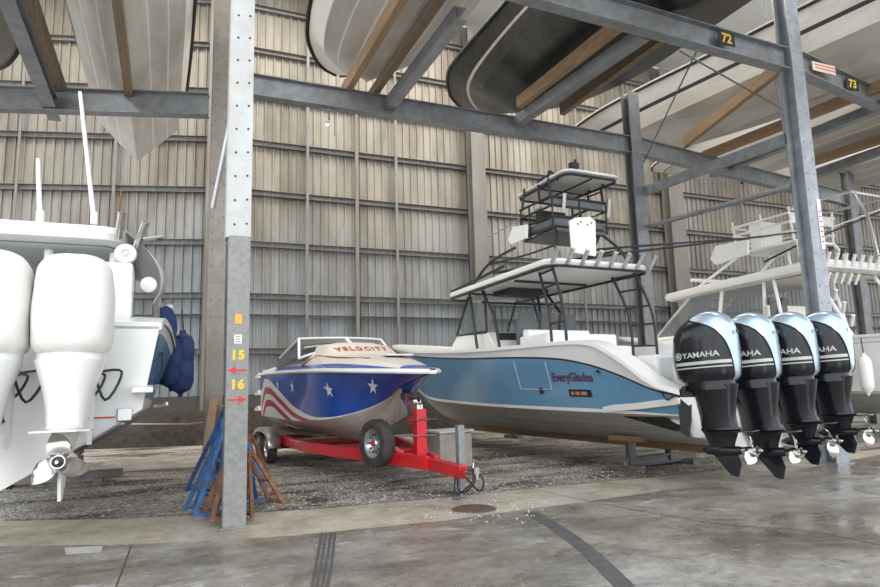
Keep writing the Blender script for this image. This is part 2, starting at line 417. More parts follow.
tag(ground_line('tyre_mark', [(625, 587), (590, 553), (560, 530), (530, 512)], .17, 'skid', .004), 'wide curved dark rubber track crossing the wet slab below the blue boat', 'tyre mark')
tag(ground_line('floor_marking', [(800, 456), (840, 452), (880, 447)], .07, 'redline', .004), 'faded red painted line on concrete behind the right steel post', 'floor marking')
mb = MB(); mb.add([atZ(64, 548)+V((0, 0, .004)), atZ(103, 546)+V((0, 0, .004)), atZ(101, 553)+V((0, 0, .004)), atZ(66, 555)+V((0, 0, .004))], [(0, 1, 2, 3)])
tag(mb.build('concrete_patch', mat('pale_patch', (.55, .54, .50), .6, var=.1)), 'small pale rectangular patch in slab by the kerb below white outboards', 'patch')
mb = MB(); c = atZ(474, 509); mb.lathe([(.30, 0), (.28, .012), (.0005, .014)], (c.x, c.y, 0), (0, 0, 1), 24)
tag(mb.build('drain_cover', mat('old_iron', (.11, .075, .055), .8, var=.4, vscale=10)), 'round rusty flat cover set in the concrete below the trailer jack', 'drain cover')
# old ledger strips of concrete and the bank of rubble by the wall
for k, q in enumerate([[(92, 475), (240, 466), (240, 455), (110, 461)], [(96, 432), (205, 428), (205, 424), (110, 427)]]):
    mb = MB(); pts = [atZ(*p) for p in q]; mb.add([V((p.x, p.y, 0)) for p in pts]+[V((p.x, p.y, .035)) for p in pts], [(0,1,2,3),(4,5,6,7),(0,1,5,4),(1,2,6,5),(2,3,7,6),(3,0,4,7)])
    tag(mb.build('concrete_sill', 'conc'), ['wide flat concrete strip in gravel between the white boat and blue stands', 'narrow flat concrete strip in gravel near the wall behind the white boat'][k], 'concrete strip')

# ---------------------------------------------------------------- back wall
def wall_mat():
    m = bpy.data.materials.new('ribbed_steel_sheet'); m.use_nodes = True; nt = m.node_tree; b = nt.nodes['Principled BSDF']; L = nt.links.new
    tc = nt.nodes.new('ShaderNodeTexCoord')
    sp = nt.nodes.new('ShaderNodeSeparateXYZ'); L(tc.outputs['Object'], sp.inputs['Vector'])
    def noise(s, st, det=8):
        n = nt.nodes.new('ShaderNodeTexNoise'); n.inputs['Scale'].default_value = s; n.inputs['Detail'].default_value = det; n.inputs['Roughness'].default_value = .6
        mp = nt.nodes.new('ShaderNodeMapping'); mp.inputs['Scale'].default_value = st
        L(tc.outputs['Object'], mp.inputs['Vector']); L(mp.outputs['Vector'], n.inputs['Vector']); return n.outputs['Fac']
    # blue daylight low, warm light high painted into the sheet colour, with brown staining
    mr = nt.nodes.new('ShaderNodeMapRange'); mr.inputs['From Min'].default_value = 4.5; mr.inputs['From Max'].default_value = 9.0; L(sp.outputs['Z'], mr.inputs['Value'])
    ad = nt.nodes.new('ShaderNodeMath'); ad.operation = 'ADD'; L(mr.outputs['Result'], ad.inputs[0])
    n1 = noise(.35, (1, 1, .8)); m2 = nt.nodes.new('ShaderNodeMath'); m2.operation = 'MULTIPLY_ADD'; L(n1, m2.inputs[0]); m2.inputs[1].default_value = 1.6; m2.inputs[2].default_value = -.85
    L(m2.outputs[0], ad.inputs[1])
    c = ramp(nt, ad.outputs[0], [(0.0, (.245, .265, .285)), (.45, (.26, .262, .255)), (1, (.255, .235, .20))])
    x = nt.nodes.new('ShaderNodeMix'); x.data_type = 'RGBA'; x.blend_type = 'MULTIPLY'; x.inputs['Factor'].default_value = .8
    L(c, x.inputs['A']); L(ramp(nt, noise(1.0, (1.2, 1.2, .3)), [(.32, (.52, .47, .39)), (.6, (1.1, 1.1, 1.1))]), x.inputs['B'])
    # each sheet differs a little
    sn = nt.nodes.new('ShaderNodeMath'); sn.operation = 'MULTIPLY'; sn.inputs[1].default_value = 1/.915; L(sp.outputs['X'], sn.inputs[0])
    fl = nt.nodes.new('ShaderNodeMath'); fl.operation = 'FLOOR'; L(sn.outputs[0], fl.inputs[0])
    wn = nt.nodes.new('ShaderNodeTexWhiteNoise'); wn.noise_dimensions = '1D'; L(fl.outputs[0], wn.inputs['W'])
    y = nt.nodes.new('ShaderNodeMix'); y.data_type = 'RGBA'; y.blend_type = 'MULTIPLY'; y.inputs['Factor'].default_value = 1
    L(x.outputs['Result'], y.inputs['A']); L(ramp(nt, wn.outputs['Value'], [(0, (.86, .86, .86)), (1, (1.1, 1.1, 1.1))]), y.inputs['B'])
    L(y.outputs['Result'], b.inputs['Base Color']); b.inputs['Roughness'].default_value = .5; b.inputs['Metallic'].default_value = .15
    return m
MT['wall'] = wall_mat()
WK = V((1.9, 23.5, 0))
def wallY(x): return 23.5 if x >= 1.9 else 23.5+(1.9-x)*.27
ZB = 1.5
def ribbed(name, x0, x1, z0, z1, m, pitch=.305):
    mb = MB(); xs = []; x = x0
    while x < x1:
        xs += [(x, 0), (x+.02, -.07), (x+.065, -.07), (x+.085, 0)]
        x += pitch
    lo = [V((a, wallY(a)+d, z0)) for a, d in xs]; hi = [V((a, wallY(a)+d, z1)) for a, d in xs]
    mb.loft([lo, hi], False, False); return mb.build(name, m)
tag(ribbed('wall_back', -14, 46, ZB, 17.2, 'wall'), kind='structure')
mb = MB()
for x0, x1 in ((-14, 1.9), (1.9, 46)):
    mb.beam((x0, wallY(x0)+.12, ZB/2), (x1, wallY(x1)+.12, ZB/2), .3, ZB)
tag(mb.build('wall_base', mat('base_concrete', (.075, .07, .062), .85, var=.35, vscale=1.2, dirt=(.07, .06, .05), damt=.8, bump=.4, bscale=12)), kind='structure')
# dark bank of rubble at the foot of the wall
mb = MB(); rows = []
for j in range(14):
    r = []
    for i in range(90):
        x = -9+i*.5; h = max(0, (.75+.35*math.sin(x*.9)+.2*math.sin(x*2.3+1))*max(0, math.sin(PI*j/13))**.8)*(1 if 0 < j < 13 else 0)
        r.append(V((x, wallY(x)-.05-2.2*(1-j/13)*.95, h+random.uniform(-.05, .08)*(0 < j < 13))))
    rows.append(r)
mb.loft(rows, False, False)
tag(mb.build('rubble_bank', mat('mulch', (.03, .023, .017), .95, var=.7, vscale=4, bump=.9, bscale=14, bdist=.1, dirt=(.085, .068, .05), dscale=5), smooth=True, ang=60),
    'low dark bank of earth and rubble along the foot of the ribbed wall', 'rubble', kind='stuff')
# girts
n = 4
for z in (3.02, 4.28, 4.98, 6.88, 8.80, 10.70, 12.55, 14.35, 16.1):
    h = .09 if z == 4.28 else .2
    for x0, x1 in ((-14, 1.85), (1.95, 46)):
        mb = MB(); mb.cbeam((x0, wallY(x0)-.13, z), (x1, wallY(x1)-.13, z), .15, h, .012)
        tag(mb.build('trim_%d' % n, 'girt'), kind='structure'); n += 1
# thin uprights on the girts
for k, (px, w) in enumerate(((-2, .08), (108, .10), (307, .10), (357, .13), (397, .10), (582, .08), (633, .08), (745, .1))):
    x = atY(px, 250, 23.3).x; y = wallY(x)-.24
    mb = MB(); mb.beam((x, y, ZB+.1), (x, y, 16.5), w, .08, up=(0, 1, 0))
    tag(mb.build('trim_%d' % n, 'wcol' if k == 3 else 'girt'), kind='structure'); n += 1
# main wall columns
for k, (px, w) in enumerate(((212, .5), (479, .62), (677, .85), (930, .7))):
    x = atY(px, 250, 23).x; y = wallY(x)-.5
    mb = MB(); mb.ibeam((x, y, 0), (x, y, 16.8), w, .5, .04, up=(0, 1, 0))
    tag(mb.build('wall_column_%d' % (k+1), 'wcol'), kind='structure')
# roof over the bays
mb = MB(); mb.beam((-14, 12, 17.35), (46, 12, 17.35), 25, .2)
tag(mb.build('ceiling', mat('roof_sheet', (.5, .5, .48), .6)), kind='structure')

# ---------------------------------------------------------------- racks
def fit(px, py, Y): return atY(px, py, Y)
# front pillar with the bay marks
PB = atZ(233.5, 527); PB.z = 0
PY = PB.y
p = empty('rack_post', PB, 0, 'tall grey steel pillar painted 15 and 16 with red arrows at its foot', 'steel post', 'steel rack posts')
mb = MB(); mb.box((0, .0, 1.78), (.27, .2, 3.56)); mb.box((0, 0, .01), (.34, .3, .02))
mb.build('lower_column', 'lower', p, bev=.008)
mb = MB(); mb.mat(0).box((0, .03, 8.1), (.28, .12, 9.1)); mb.box((-.15, .1, 8.1), (.03, .25, 9.1))
mb.mat(1); z = 3.72; k = 0
while z < 11:
    for sx in (-.075, .075): mb.lathe([(.014, 0), (.014, .006)], (sx+.01, -.031, z+(.02 if sx > 0 else 0)), (0, -1, 0), 8)
    z += .32; k += 1
mb.build('perforated_column', ['plate', 'hole'], p)
def mark(s, z, size, m, nm):
    mb = MB(); flat_text(mb, s, (0, -.104, z), (1, 0, 0), (0, 0, 1), size, bold=.008, spacing=1.15); return mb.build(nm, m, p)
mark('15', 2.05, .155, 'yellow', 'bay_number'); mark('16', 1.69, .155, 'yellow', 'bay_number')
for z, s in ((1.87, -1), (1.51, 1)):
    mb = MB(); mb.prism([(-.11*s, -.01), (.02*s, -.01), (.02*s, -.045), (.115*s, 0), (.02*s, .045), (.02*s, .01), (-.11*s, .01)], (0, -.104, z), (1, 0, 0), (0, 0, 1), (0, -1, 0), .006)
    mb.build('arrow_sticker', 'arrow', p)
mb = MB(); mb.box((-.0, -.104, 2.50), (.085, .006, .12)); mb.build('orange_tag', 'orange', p)
mb = MB(); mb.mat(0).box((0, -.104, 2.25), (.09, .006, .11)); mb.mat(1)
for q in range(3): mb.box((0.0, -.108, 2.22+.03*q), (.06, .002, .012))
mb.build('white_tag', ['wplastic', 'lower'], p)

YR = 12.7
def post(pxb, ztop, Y, w, d, label, m='galv', pyb=380, flange=True):
    q = atY(pxb, pyb, Y); mb = MB()
    mb.ibeam((0, 0, 0), (0, 0, ztop), w, d, .03, up=(0, 1, 0)); mb.mat(0).box((0, 0, .012), (w+.12, d+.12, .024))
    mb.mat(1); z = 3.0
    while z < min(ztop, 9):
        for sx in (-.3, .3): mb.lathe([(.012, 0), (.012, .005)], (sx*w, -d/2-.001, z), (0, -1, 0), 6)
        z += .32
    return tag(mb.build('rack_post', [m, 'hole'], None), label, 'steel post', 'steel rack posts'), q
def place(o, q, z=0): o.location = (q.x, q.y, z); return o
o, q1 = post(213, 14, YR, .31, .3, 'brown-grey steel post directly behind the pillar numbered 15 and 16', mat('weathered_post', (.29, .27, .235), .65, .1, var=.2, vscale=3, dirt=(.2, .15, .1), damt=.6), 400); place(o, q1)
o, q2 = post(650, 9.2, YR+.1, .34, .30, 'grey steel post rising behind the tower of the blue boat', 'galvd', 380); place(o, q2)
PRB = atY(827, 385, 8.42); PRB.z = 0
o, _ = post(700, 14, 9.8, .34, .30, 'bluish galvanised steel post right behind the four black outboards', 'galvp'); place(o, PRB)
stk = MB(); stk.mat(0).box((.12, -.16, 4.55), (.1, .01, 1.0)); stk.mat(1)
for k in range(7): stk.box((.12, -.166, 4.2+.1*k), (.06, .004, .03))
stk.build('vertical_sign', ['wplastic', 'arrow'], o)
o, q4 = post(871, 14, 14.4, .34, .3, 'dull steel post at the right edge beyond the white fishing boat', 'galvd', 380); place(o, q4)

def rbeam(P0, P1, w, h, label, kind='i', m='galv', nm='rack_beam', cat='steel beam', grp='horizontal rack beams', up=(0, 0, 1)):
    mb = MB(); f = {'i': mb.ibeam, 'c': mb.cbeam, 'b': mb.beam}[kind]
    (f(P0, P1, w, h, .022, up) if kind != 'b' else f(P0, P1, w, h, up))
    return tag(mb.build(nm, m, origin=(V(P0)+V(P1))/2), label, cat, grp)
ZT = 7.98; H = .46
a = atY(262, 85, YR); rb0 = V((q1.x+.25, YR, 7.75)); rb1 = V((q2.x-.15, YR+.1, 7.75))
rbeam(rb0, rb1, .22, .46, 'long rack beam over the star-striped boat, carrying two stored hulls')
q3 = V((18.2, 14.2, 7.75)); rbeam(V((q2.x+.2, YR+.1, 7.75)), V((q4.x-.2, 14.4, 7.75)), .22, .46, 'rear rack beam running right from the post behind the blue boat')
la = atY(213, 107, YR+.02); lb = atY(-30, 99, 14.1)
rbeam(V((q1.x-.22, YR, 7.19)), V((-5.3, 14.3, 7.18)), .22, .46, 'grey rack beam above the white boat with covered outboards')
# front beams
fb0 = atY(545, -10, 9.0); fb1 = V((PRB.x-.15, PRB.y, 0)); 
zf = 7.98; FY0 = 8.12; FX1, FY1 = 24.0, 10.5
rbeam(V((2.5, FY0, zf)), V((PRB.x-.2, PRB.y, zf)), .24, .46, 'front rack beam marked 72 crossing the upper right', m='galv')
rbeam(V((PRB.x+.2, PRB.y, zf)), V((FX1, FY1, zf)), .24, .46, 'front rack beam marked 73 running off the right edge', m='galv')
def plate72(x, s, y, lab_m):
    mb = MB(); mb.mat(0).box((x, y, zf), (.42, .01, .26)); mb.mat(1); flat_text(mb, s, (x, y-.01, zf), (1, 0, 0), (0, 0, 1), .26, bold=.008)
    return mb
for x, s, lab in ((atZ(731, 36, zf).x, '72', 'dark plate reading 72 fixed on the front rack beam'), (atZ(842, 89, zf).x, '73', 'dark plate reading 73 on the beam right of the post')):
    yy = (FY0+(PRB.y-FY0)*(x-2.5)/(PRB.x-2.7)) if s == '72' else PRB.y+(FY1-PRB.y)*(x-PRB.x)/(FX1-PRB.x)
    tag(plate72(x, s, yy-.14, 0).build('number_plate', ['hole', 'yellow'], origin=(x, yy-.14, zf)), lab, 'number plate')
x = atZ(811, 76, zf).x; mb = MB(); mb.mat(0).box((x, PRB.y-.02, zf+.03), (.7, .01, .2)); mb.mat(1)
for k in range(2): mb.box((x+.03, PRB.y-.027, zf+.0+.07*k), (.6, .003, .02))
tag(mb.build('beam_notice', ['cream', 'arrow'], origin=(x, PRB.y-.1, zf)), 'pale rectangular notice stuck on the beam just right of the post', 'notice')
# side arms that join front and rear, timbers laid on them
def arm(x, label, z=7.78, y0=8.95, y1=13.1, w=.22, h=.24, x1=None, m='galv', grp='front to back rack beams', nm='cross_beam'):
    return rbeam(V((x, y0, z)), V((x if x1 is None else x1, y1, z)), w, h, label, 'c', m, nm, 'steel beam', grp)
def bunk(x, z, label, y0=7.0, y1=13.4, w=.14, h=.28, x1=None, m='wood'):
    return rbeam(V((x, y0, z)), V((x if x1 is None else x1, y1, z)), w, h, label, 'b', m, 'bunk_timber', 'timber', 'timbers under the stored boats')
# left bay
xa = atY(55, 103, 13.9).x
arm(xa, 'steel cross beam above the white hardtop at far left', z=7.12, y0=6.4, y1=14.0)
bunk(atY(64, 86, 13.9).x, 7.5, 'timber lying beside the leftmost steel cross beam', 6.4, 14.2, m='woodd')
bunk(atY(131, 92, 13.7).x, 7.45, 'timber under the middle of the upper left white hull', 6.4, 13.9, m='woodd')
# middle bay
arm(atY(389, 103, YR).x, 'steel cross beam below the white hull over the star-striped boat', z=7.78)
bunk(atY(349, 80, YR).x, 8.12, 'orange-brown timber under the white hull over the star-striped boat')
bunk(atY(388, 95, YR).x-.28, 8.1, 'weathered timber just left of the steel cross beam below the white hull', m='woodd', h=.2)
def toY(p, q, Y): return p+(p-q)*((Y-p.y)/(p.y-q.y))
def armp(a, b, label, z=7.86, w=.22, h=.24, m='galv'): return rbeam(toY(atZ(*a, z), atZ(*b, z), 8.45), atZ(*b, z), w, h, label, 'c', m, 'cross_beam', 'steel beam', 'front to back rack beams')
def bunkp(a, b, label, z=8.12, w=.14, h=.26, m='wood'): return rbeam(toY(atZ(*a, z), atZ(*b, z), 8.45), atZ(*b, z), w, h, label, 'b', m, 'bunk_timber', 'timber', 'timbers under the stored boats')
armp((648, 31), (517, 122), 'steel cross beam below the black hull')
bunkp((642, 6), (519, 103), 'lighter timber under the middle of the black hull')
bunkp((664, 34), (562, 110), 'dark timber under the right side of the black hull', m='woodd')
bunkp((770, 75), (686, 142), 'rust-brown timber under the big grey hull, left of its pair')
bunkp((835, 104), (704, 156), 'rust-brown timber under the big grey hull, right of its pair')
armp((842, 122), (712, 174), 'steel cross beam below the big grey hull behind the right post')
bunkp((884, 138), (812, 162), 'lower brown timber right of the post near the right edge')
armp((884, 150), (815, 174), 'steel cross beam at the right edge beyond the post')
# braces between the posts
mb = MB(); mb.beam(V((q2.x+.18, q2.y-.1, 6.5)), V((PRB.x-.1, PRB.y+.2, 6.40)), .12, .22)
tag(mb.build('rack_brace', 'galv', origin=q2), 'square steel brace joining the two right posts high up', 'steel brace')
mb = MB(); mb.tube([V((q2.x+.18, q2.y-.1, 5.55)), V((PRB.x-.1, PRB.y+.2, 5.4))], .06)
tag(mb.build('rack_brace', 'galv', origin=q2), 'thin round steel brace joining the two right posts below the square one', 'steel brace')
def wire(p0, p1, r, label, m='girt', cat='tie rod'):
    mb = MB(); mb.tube([p0, p1], r, 6); return tag(mb.build('tie_rod', m, origin=p0), label, cat)
wire(atY(700, 44, 9.6), atY(638, 174, 13.2), .02, 'thin steel rod slanting down left beneath the beam marked 72')
wire(atY(680, 51, 9.6), atY(782, 109, 9.7), .02, 'thin steel rod slanting down right to the right post')
wire(atY(763, 0, 9.9), atY(793, 180, 9.9), .04, 'slim vertical pipe hanging just left of the right post', 'galv', 'pipe')
mb = MB(); mb.mat(0).tube([atY(236, 96, 8.4), atY(232, 112, 8.4)], .035); mb.mat(1).tube([atY(232, 112, 8.4), atY(213, 208, 8.9)], .03)
tag(mb.build('pipe', ['arrow', 'alum'], smooth=True, origin=atY(232, 112, 8.4)), 'leaning pale pipe with a red upper end left of the perforated pillar', 'pipe')
# lamp hanging below the beam
q = atY(329, 104, YR); L0 = empty('hanging_lamp', (q.x, YR, 7.5), 0, 'small lit lamp hung on a bracket below the long rack beam', 'lamp')
mb = MB(); mb.tube([(0, 0, .03), (0, 0, -.25)], .02); mb.tube([(-.2, 0, -.05), (.15, 0, -.05)], .025); mb.tube([(.12, 0, -.05), (.12, 0, -.6)], .012); mb.build('bracket', 'girt', L0)
mb = MB(); mb.lathe([(.015, .05), (.035, .03), (.045, 0)], (-.05, -.02, -.36), (0, 0, 1), 12); mb.build('lamp_shade', 'girt', L0)
mb = MB(); mb.lathe([(.005, -.035), (.025, -.025), (.033, 0), (.02, .015)], (-.05, -.02, -.36), (0, 0, 1), 12); mb.build('bulb', 'lens', L0, smooth=True)
# ---------------------------------------------------------------- outboards (local frame: y forward, x starboard, origin on the mount line at cowling base)
def cowl(name, parent, mats, prof, sb, boundary=True, nseg=(14, 12), pw_=2.6, folds=0.0, smooth=True):
    """prof: list of (z, yfront, yback, halfwidth); sb: split along each half ring from the front (0) to the back (1)"""
    zf = pw([(p[0], p[1]) for p in prof]); zb = pw([(p[0], p[2]) for p in prof]); zw = pw([(p[0], p[3]) for p in prof])
    z0, z1 = prof[0][0], prof[-1][0]; n = 26; rings = []; fr = []
    def pt(z, s, sd):
        yf, yb, w = zf(z), zb(z), zw(z); a = PI*s
        c, q = math.cos(a), math.sin(a); e = 2/pw_
        y = (yf+yb)/2+(yf-yb)/2*math.copysign(abs(c)**e, c); x = w*abs(q)**e
        if folds: x *= 1+folds*math.sin(a*5+z*9)*math.sin(z*7); y += folds*.35*math.sin(z*11+a*3)
        return V((sd*x, y, z))
    n1, n2 = nseg
    for k in range(n+1):
        u = k/n; z = z0+(z1-z0)*(1-(1-u)**1.7); b = sb(z) if callable(sb) else sb
        ss = [b*i/n1 for i in range(n1)]+[b+(1-b)*i/n2 for i in range(n2+1)]
        fr.append(ss); L1 = [pt(z, s, 1) for s in ss]; L2 = [pt(z, s, -1) for s in ss[1:-1]][::-1]; rings.append(L1+L2)
    m = len(rings[0]); h = n1+n2
    def mi(a, i):
        if i < h: return 1 if i >= n1 else 0
        j = m-i-1; return 1 if j >= n1 else 0
    mb = MB(); mb.loft(rings, True, True, mis=mi); mb.m[-1] = 1 if len(mats) > 1 else 0
    ob = mb.build(name, mats, parent, smooth=smooth, ang=50); return ob, pt
def blade(mb, ang, hub, axis, R, r0, w, pitch=.5, sweep=.25):
    """one curved propeller blade as a thick sheet"""
    a = V(axis).normalized(); x = a.cross(V((0, 0, 1))).normalized(); y = a.cross(x)
    top, bot = [], []
    n, m = 7, 6
    for i in range(n+1):
        u = i/n; rr = r0+(R-r0)*u; wd = w*math.sin(PI*min(1, .22+u*.78))**.6*(.55+.75*u*(1-u)*2)+.004
        ra, rb = [], []
        for j in range(m+1):
            v = j/m-.5; th = ang+v*wd*2/max(rr, .05)*.8+sweep*u*u
            h = v*wd*pitch*1.6+.02*math.sin(PI*u)
            p = V(hub)+x*(rr*math.cos(th))+y*(rr*math.sin(th))+a*h
            ra.append(p+a*.006); rb.append(p-a*.006)
        top.append(ra+rb[::-1])
    mb.loft(top, True, True)
def prop(parent, hub, axis, R, m, blades=3, ph=.3, hubm='blackm'):
    pr = MB(); a = V(axis).normalized()
    pr.lathe([(.05, -.1), (.058, -.02), (.056, .10)], hub, a, 18)
    pr.mat(1); pr.lathe([(.045, .1), (.045, .115)], hub, a, 18); pr.mat(2); pr.lathe([(.022, .11), (.022, .15), (.012, .17)], hub, a, 8)
    pb = pr.build('propeller', [m, hubm, 'chrome'], parent, smooth=True)
    for k in range(blades):
        q = MB(); blade(q, ph+k*2*PI/blades, V(hub)+a*.02, a, R, .045, R*.5); o = q.build('blade', m, pb, smooth=True, ang=60)
    return pb
def lower_leg(parent, m, z, yc, s=1.0, tilt=0, nm='gearcase'):
    """midsection, anti-ventilation plate, torpedo and skeg; z is the top of the leg"""
    def ell(zz, yf, yb, w, n=16, p=2.3):
        r = []
        for i in range(n):
            a = 2*PI*i/n; c, q = math.cos(a), math.sin(a)
            r.append(V((w*math.copysign(abs(q)**(2/p), q), (yf+yb)/2+(yf-yb)/2*math.copysign(abs(c)**(2/p), c), zz)))
        return r
    mb = MB()
    mb.loft([ell(z, .37, -.37, .22), ell(z-.10, .34, -.35, .20), ell(z-.26, .29, -.31, .165), ell(z-.46, .25, -.27, .135), ell(z-.58, .25, -.28, .125), ell(z-.64, .24, -.29, .12)])
    mb.build('midsection', m, parent, smooth=True, ang=60)
    mb = MB(); zz = z-.64
    mb.loft([ell(zz, .25, -.31, .12), ell(zz-.03, .25, -.33, .12), ell(zz-.08, .22, -.28, .08), ell(zz-.22, .17, -.22, .05), ell(zz-.36, .13, -.18, .04)])
    plate = [(-.10, .14), (.10, .14), (.17, -.05), (.17, -.42), (.10, -.52), (-.10, -.52), (-.17, -.42), (-.17, -.05)]
    mb.prism(plate, (0, 0, zz-.06), (1, 0, 0), (0, 1, 0), (0, 0, 1), .018)
    hz = zz-.34
    mb.lathe([(.002, .30), (.035, .27), (.065, .19), (.078, .06), (.076, -.12), (.062, -.24), (.055, -.27)], (0, -.02, hz), (0, 1, 0), 18)
    mb.prism([(.16, .03), (-.22, .03), (-.26, -.16), (-.20, -.34), (-.10, -.32), (.04, -.12)], (0, 0, hz-.04), (0, 1, 0), (0, 0, 1), (1, 0, 0), .022)
    mb.build(nm, m, parent, smooth=True, ang=30)
    return V((0, -.36, hz))
def bracket(parent, m, z, m2='blackm'):
    mb = MB()
    for sx in (-.15, .15):
        mb.mat(0).prism([(.36, .08), (.46, .05), (.48, -.55), (.38, -.62), (.30, -.35), (.22, .0)], (sx, 0, z-.05), (0, 1, 0), (0, 0, 1), (1, 0, 0), .045)
    mb.box((0, .40, z-.25), (.32, .08, .4)); mb.mat(1)
    mb.tube([(-.13, .45, z-.5), (.13, .30, z-.4)], .03); mb.tube([(-.22, .33, z+.02), (.22, .33, z+.02)], .035)
    mb.build('mounting_bracket', [m, m2], parent, smooth=True, ang=30)
    mb = MB()
    for k in range(5):
        a = -.06+.05*k
        mb.tube([(a, .30, z+.10), (a+.06*(k-2), .48, z-.05-.05*k), (a+.10*(k-1.5), .62, z-.12+.04*k), (a, .78, z+.05)], .013, 6, smooth=5)
    mb.build('rigging_hose', m2, parent, smooth=True)
# --- black outboard with silver-blue cap
def black_outboard(loc, rz, tilt, label, lowk=1.0):
    t = empty('outboard_motor', loc, rz, label, 'outboard motor', 'four black outboards on the blue boat')
    t.rotation_euler = (tilt, 0, rz)
    prof = [(0.0, .40, -.34, .27), (.06, .46, -.39, .31), (.35, .49, -.42, .335), (.60, .46, -.43, .335), (.78, .37, -.40, .31), (.90, .20, -.33, .265), (.965, .05, -.24, .19), (.99, -.03, -.16, .08)]
    sb = pw([(0, .95), (.15, .93), (.35, .89), (.55, .81), (.70, .70), (.82, .52), (.90, .30), (.99, .1)])
    ob, pt = cowl('cowling', t, ['black', 'silver'], prof, sb)
    # black recessed band where the cap overlaps the side
    lp = []
    for sd in (-1, 1):
        lp.append([pt(z, max(0.03, sb(z)-.012), sd)*1.0+V((sd*.006, 0, .004)) for z in [k*.97/18 for k in range(19)]])
    mb = MB(); [mb.tube(l, .011, 6) for l in lp]; mb.build('cowling_seam', 'blackm', t, smooth=True)
    # lettering and stripes wrapped on both sides
    for sd in (-1, 1):
        def wrap(vs, z0, s0):
            out = []
            for q in vs:
                z = z0+q.y; w = q.x*(-1 if sd < 0 else 1)*-1
                yf, yb = .44, -.38; yn = (-.03+w*-1*-1-(yf+yb)/2)/((yf-yb)/2); yn = max(-.97, min(.97, yn)); s = math.acos(math.copysign(abs(yn)**1.3, yn))/PI
                p = pt(z, min(.9, max(.05, s)), sd); out.append(p+V((sd*.005, 0, 0)))
            return out
        mb = MB(); vs, fs = text_geo('YAMAHA', .108, bold=.002)
        vs = [V((q.x*1.05, q.y, 0)) for q in vs]
        # for the port side (x<0) reading direction runs towards the stern
        vv = [V((-q.x, q.y, 0)) if sd < 0 else q for q in vs]
        def W(vs): return wrap(vs, .37, .55)
        mb.add(W([V((q.x*-1 if sd < 0 else q.x, q.y, 0)) for q in vs] if False else ([V((q.x, q.y, 0)) for q in vs] if sd > 0 else [V((-q.x, q.y, 0)) for q in vs])), fs)
        ring = [(.055*math.cos(a*PI/8), .055*math.sin(a*PI/8)) for a in range(16)]; rin = [(x*.78, y*.78) for x, y in ring]
        ox = .30 if sd < 0 else -.30
        g = [V((ox+x, y, 0)) for x, y in ring]+[V((ox+x, y, 0)) for x, y in rin]
        g += [V((ox+x, y, 0)) for x, y in [(-.008, -.045), (.008, -.045), (.008, .045), (-.008, .045)]]
        ff = [(i, (i+1) % 16, 16+(i+1) % 16, 16+i) for i in range(16)]+[(32, 33, 34, 35)]
        for aa in (PI/6, -PI/6):
            b0 = len(g); ca, sa = math.cos(aa), math.sin(aa)
            g += [V((ox+x*ca-y*sa, x*sa+y*ca, 0)) for x, y in [(-.045, -.007), (.045, -.007), (.045, .007), (-.045, .007)]]; ff.append((b0, b0+1, b0+2, b0+3))
        mb.add(W(g), ff)
        mb.build('lettering', 'plate', t)
        mb = MB()
        for z0, hh in ((.235, .045), (.185, .018)):
            g = []; n = 22
            for i in range(n+1):
                xx = -.36+.72*i/n
                g += [V((xx, z0-.37, 0)), V((xx, z0-.37+hh, 0))]
            mb.add(W(g), [(2*i, 2*i+2, 2*i+3, 2*i+1) for i in range(n)])
        mb.build('side_stripe', 'plate', t)
    mb = MB(); mb.lathe([(.035, 0), (.03, .015), (.0005, .018)], (0, -.455, .66), (0, -1, .35), 14); mb.build('badge', 'blackm', t)
    mb = MB(); mb.lathe([(.30, 0), (.30, .03)], (0, 0, 0), (0, 0, 1), 8)
    mb = MB(); mb.loft([[V((x*.27, .03+y*.36, z)) for x, y in [(math.sin(a*PI/10), math.cos(a*PI/10)) for a in range(20)]] for z in (-.12, .01)]); mb.build('lower_pan', 'black', t, smooth=True)
    hub = lower_leg(t, 'black', -.06, 0)
    for o in t.children:
        if o.name.startswith(('midsection', 'gearcase')): o.scale = (1, 1, lowk)
    prop(t, (0, hub.y-.04, hub.z*lowk), (0, -1, 0), .25, 'chrome', ph=random.random()*2)
    bracket(t, 'blackm', -.1)
    return t
# --- covered white outboard
def white_outboard(loc, rz, tilt, label, k=0):
    t = empty('outboard_motor', loc, rz, label, 'outboard motor', 'white outboards under canvas covers'); t.rotation_euler = (tilt, 0, rz)
    prof = [(.0, .38, -.33, .27), (.04, .44, -.38, .31), (.25, .46, -.40, .335), (.55, .46, -.40, .33), (.76, .42, -.37, .31), (.86, .32, -.31, .25), (.905, .14, -.18, .14), (.92, .03, -.08, .04)]
    cowl('canvas_cover', t, ['canvas'], prof, .5, folds=.022)
    mb = MB(); mb.loft([[V((x*w, .03+y*w*1.15, z)) for x, y in [(math.sin(a*PI/10), math.cos(a*PI/10)) for a in range(20)]] for z, w in ((-.22, .22), (-.1, .28), (.03, .29))]); mb.build('lower_pan', 'white', t, smooth=True)
    hub = lower_leg(t, 'white', -.08, 0)
    for o in t.children:
        if o.name.startswith(('midsection', 'gearcase')): o.scale = (1.3, 1.1, .88)
    prop(t, (0, hub.y, hub.z*.88), (0, -1, 0), .25, 'chrome', ph=.5+k)
    bracket(t, 'white', -.15)
    return t
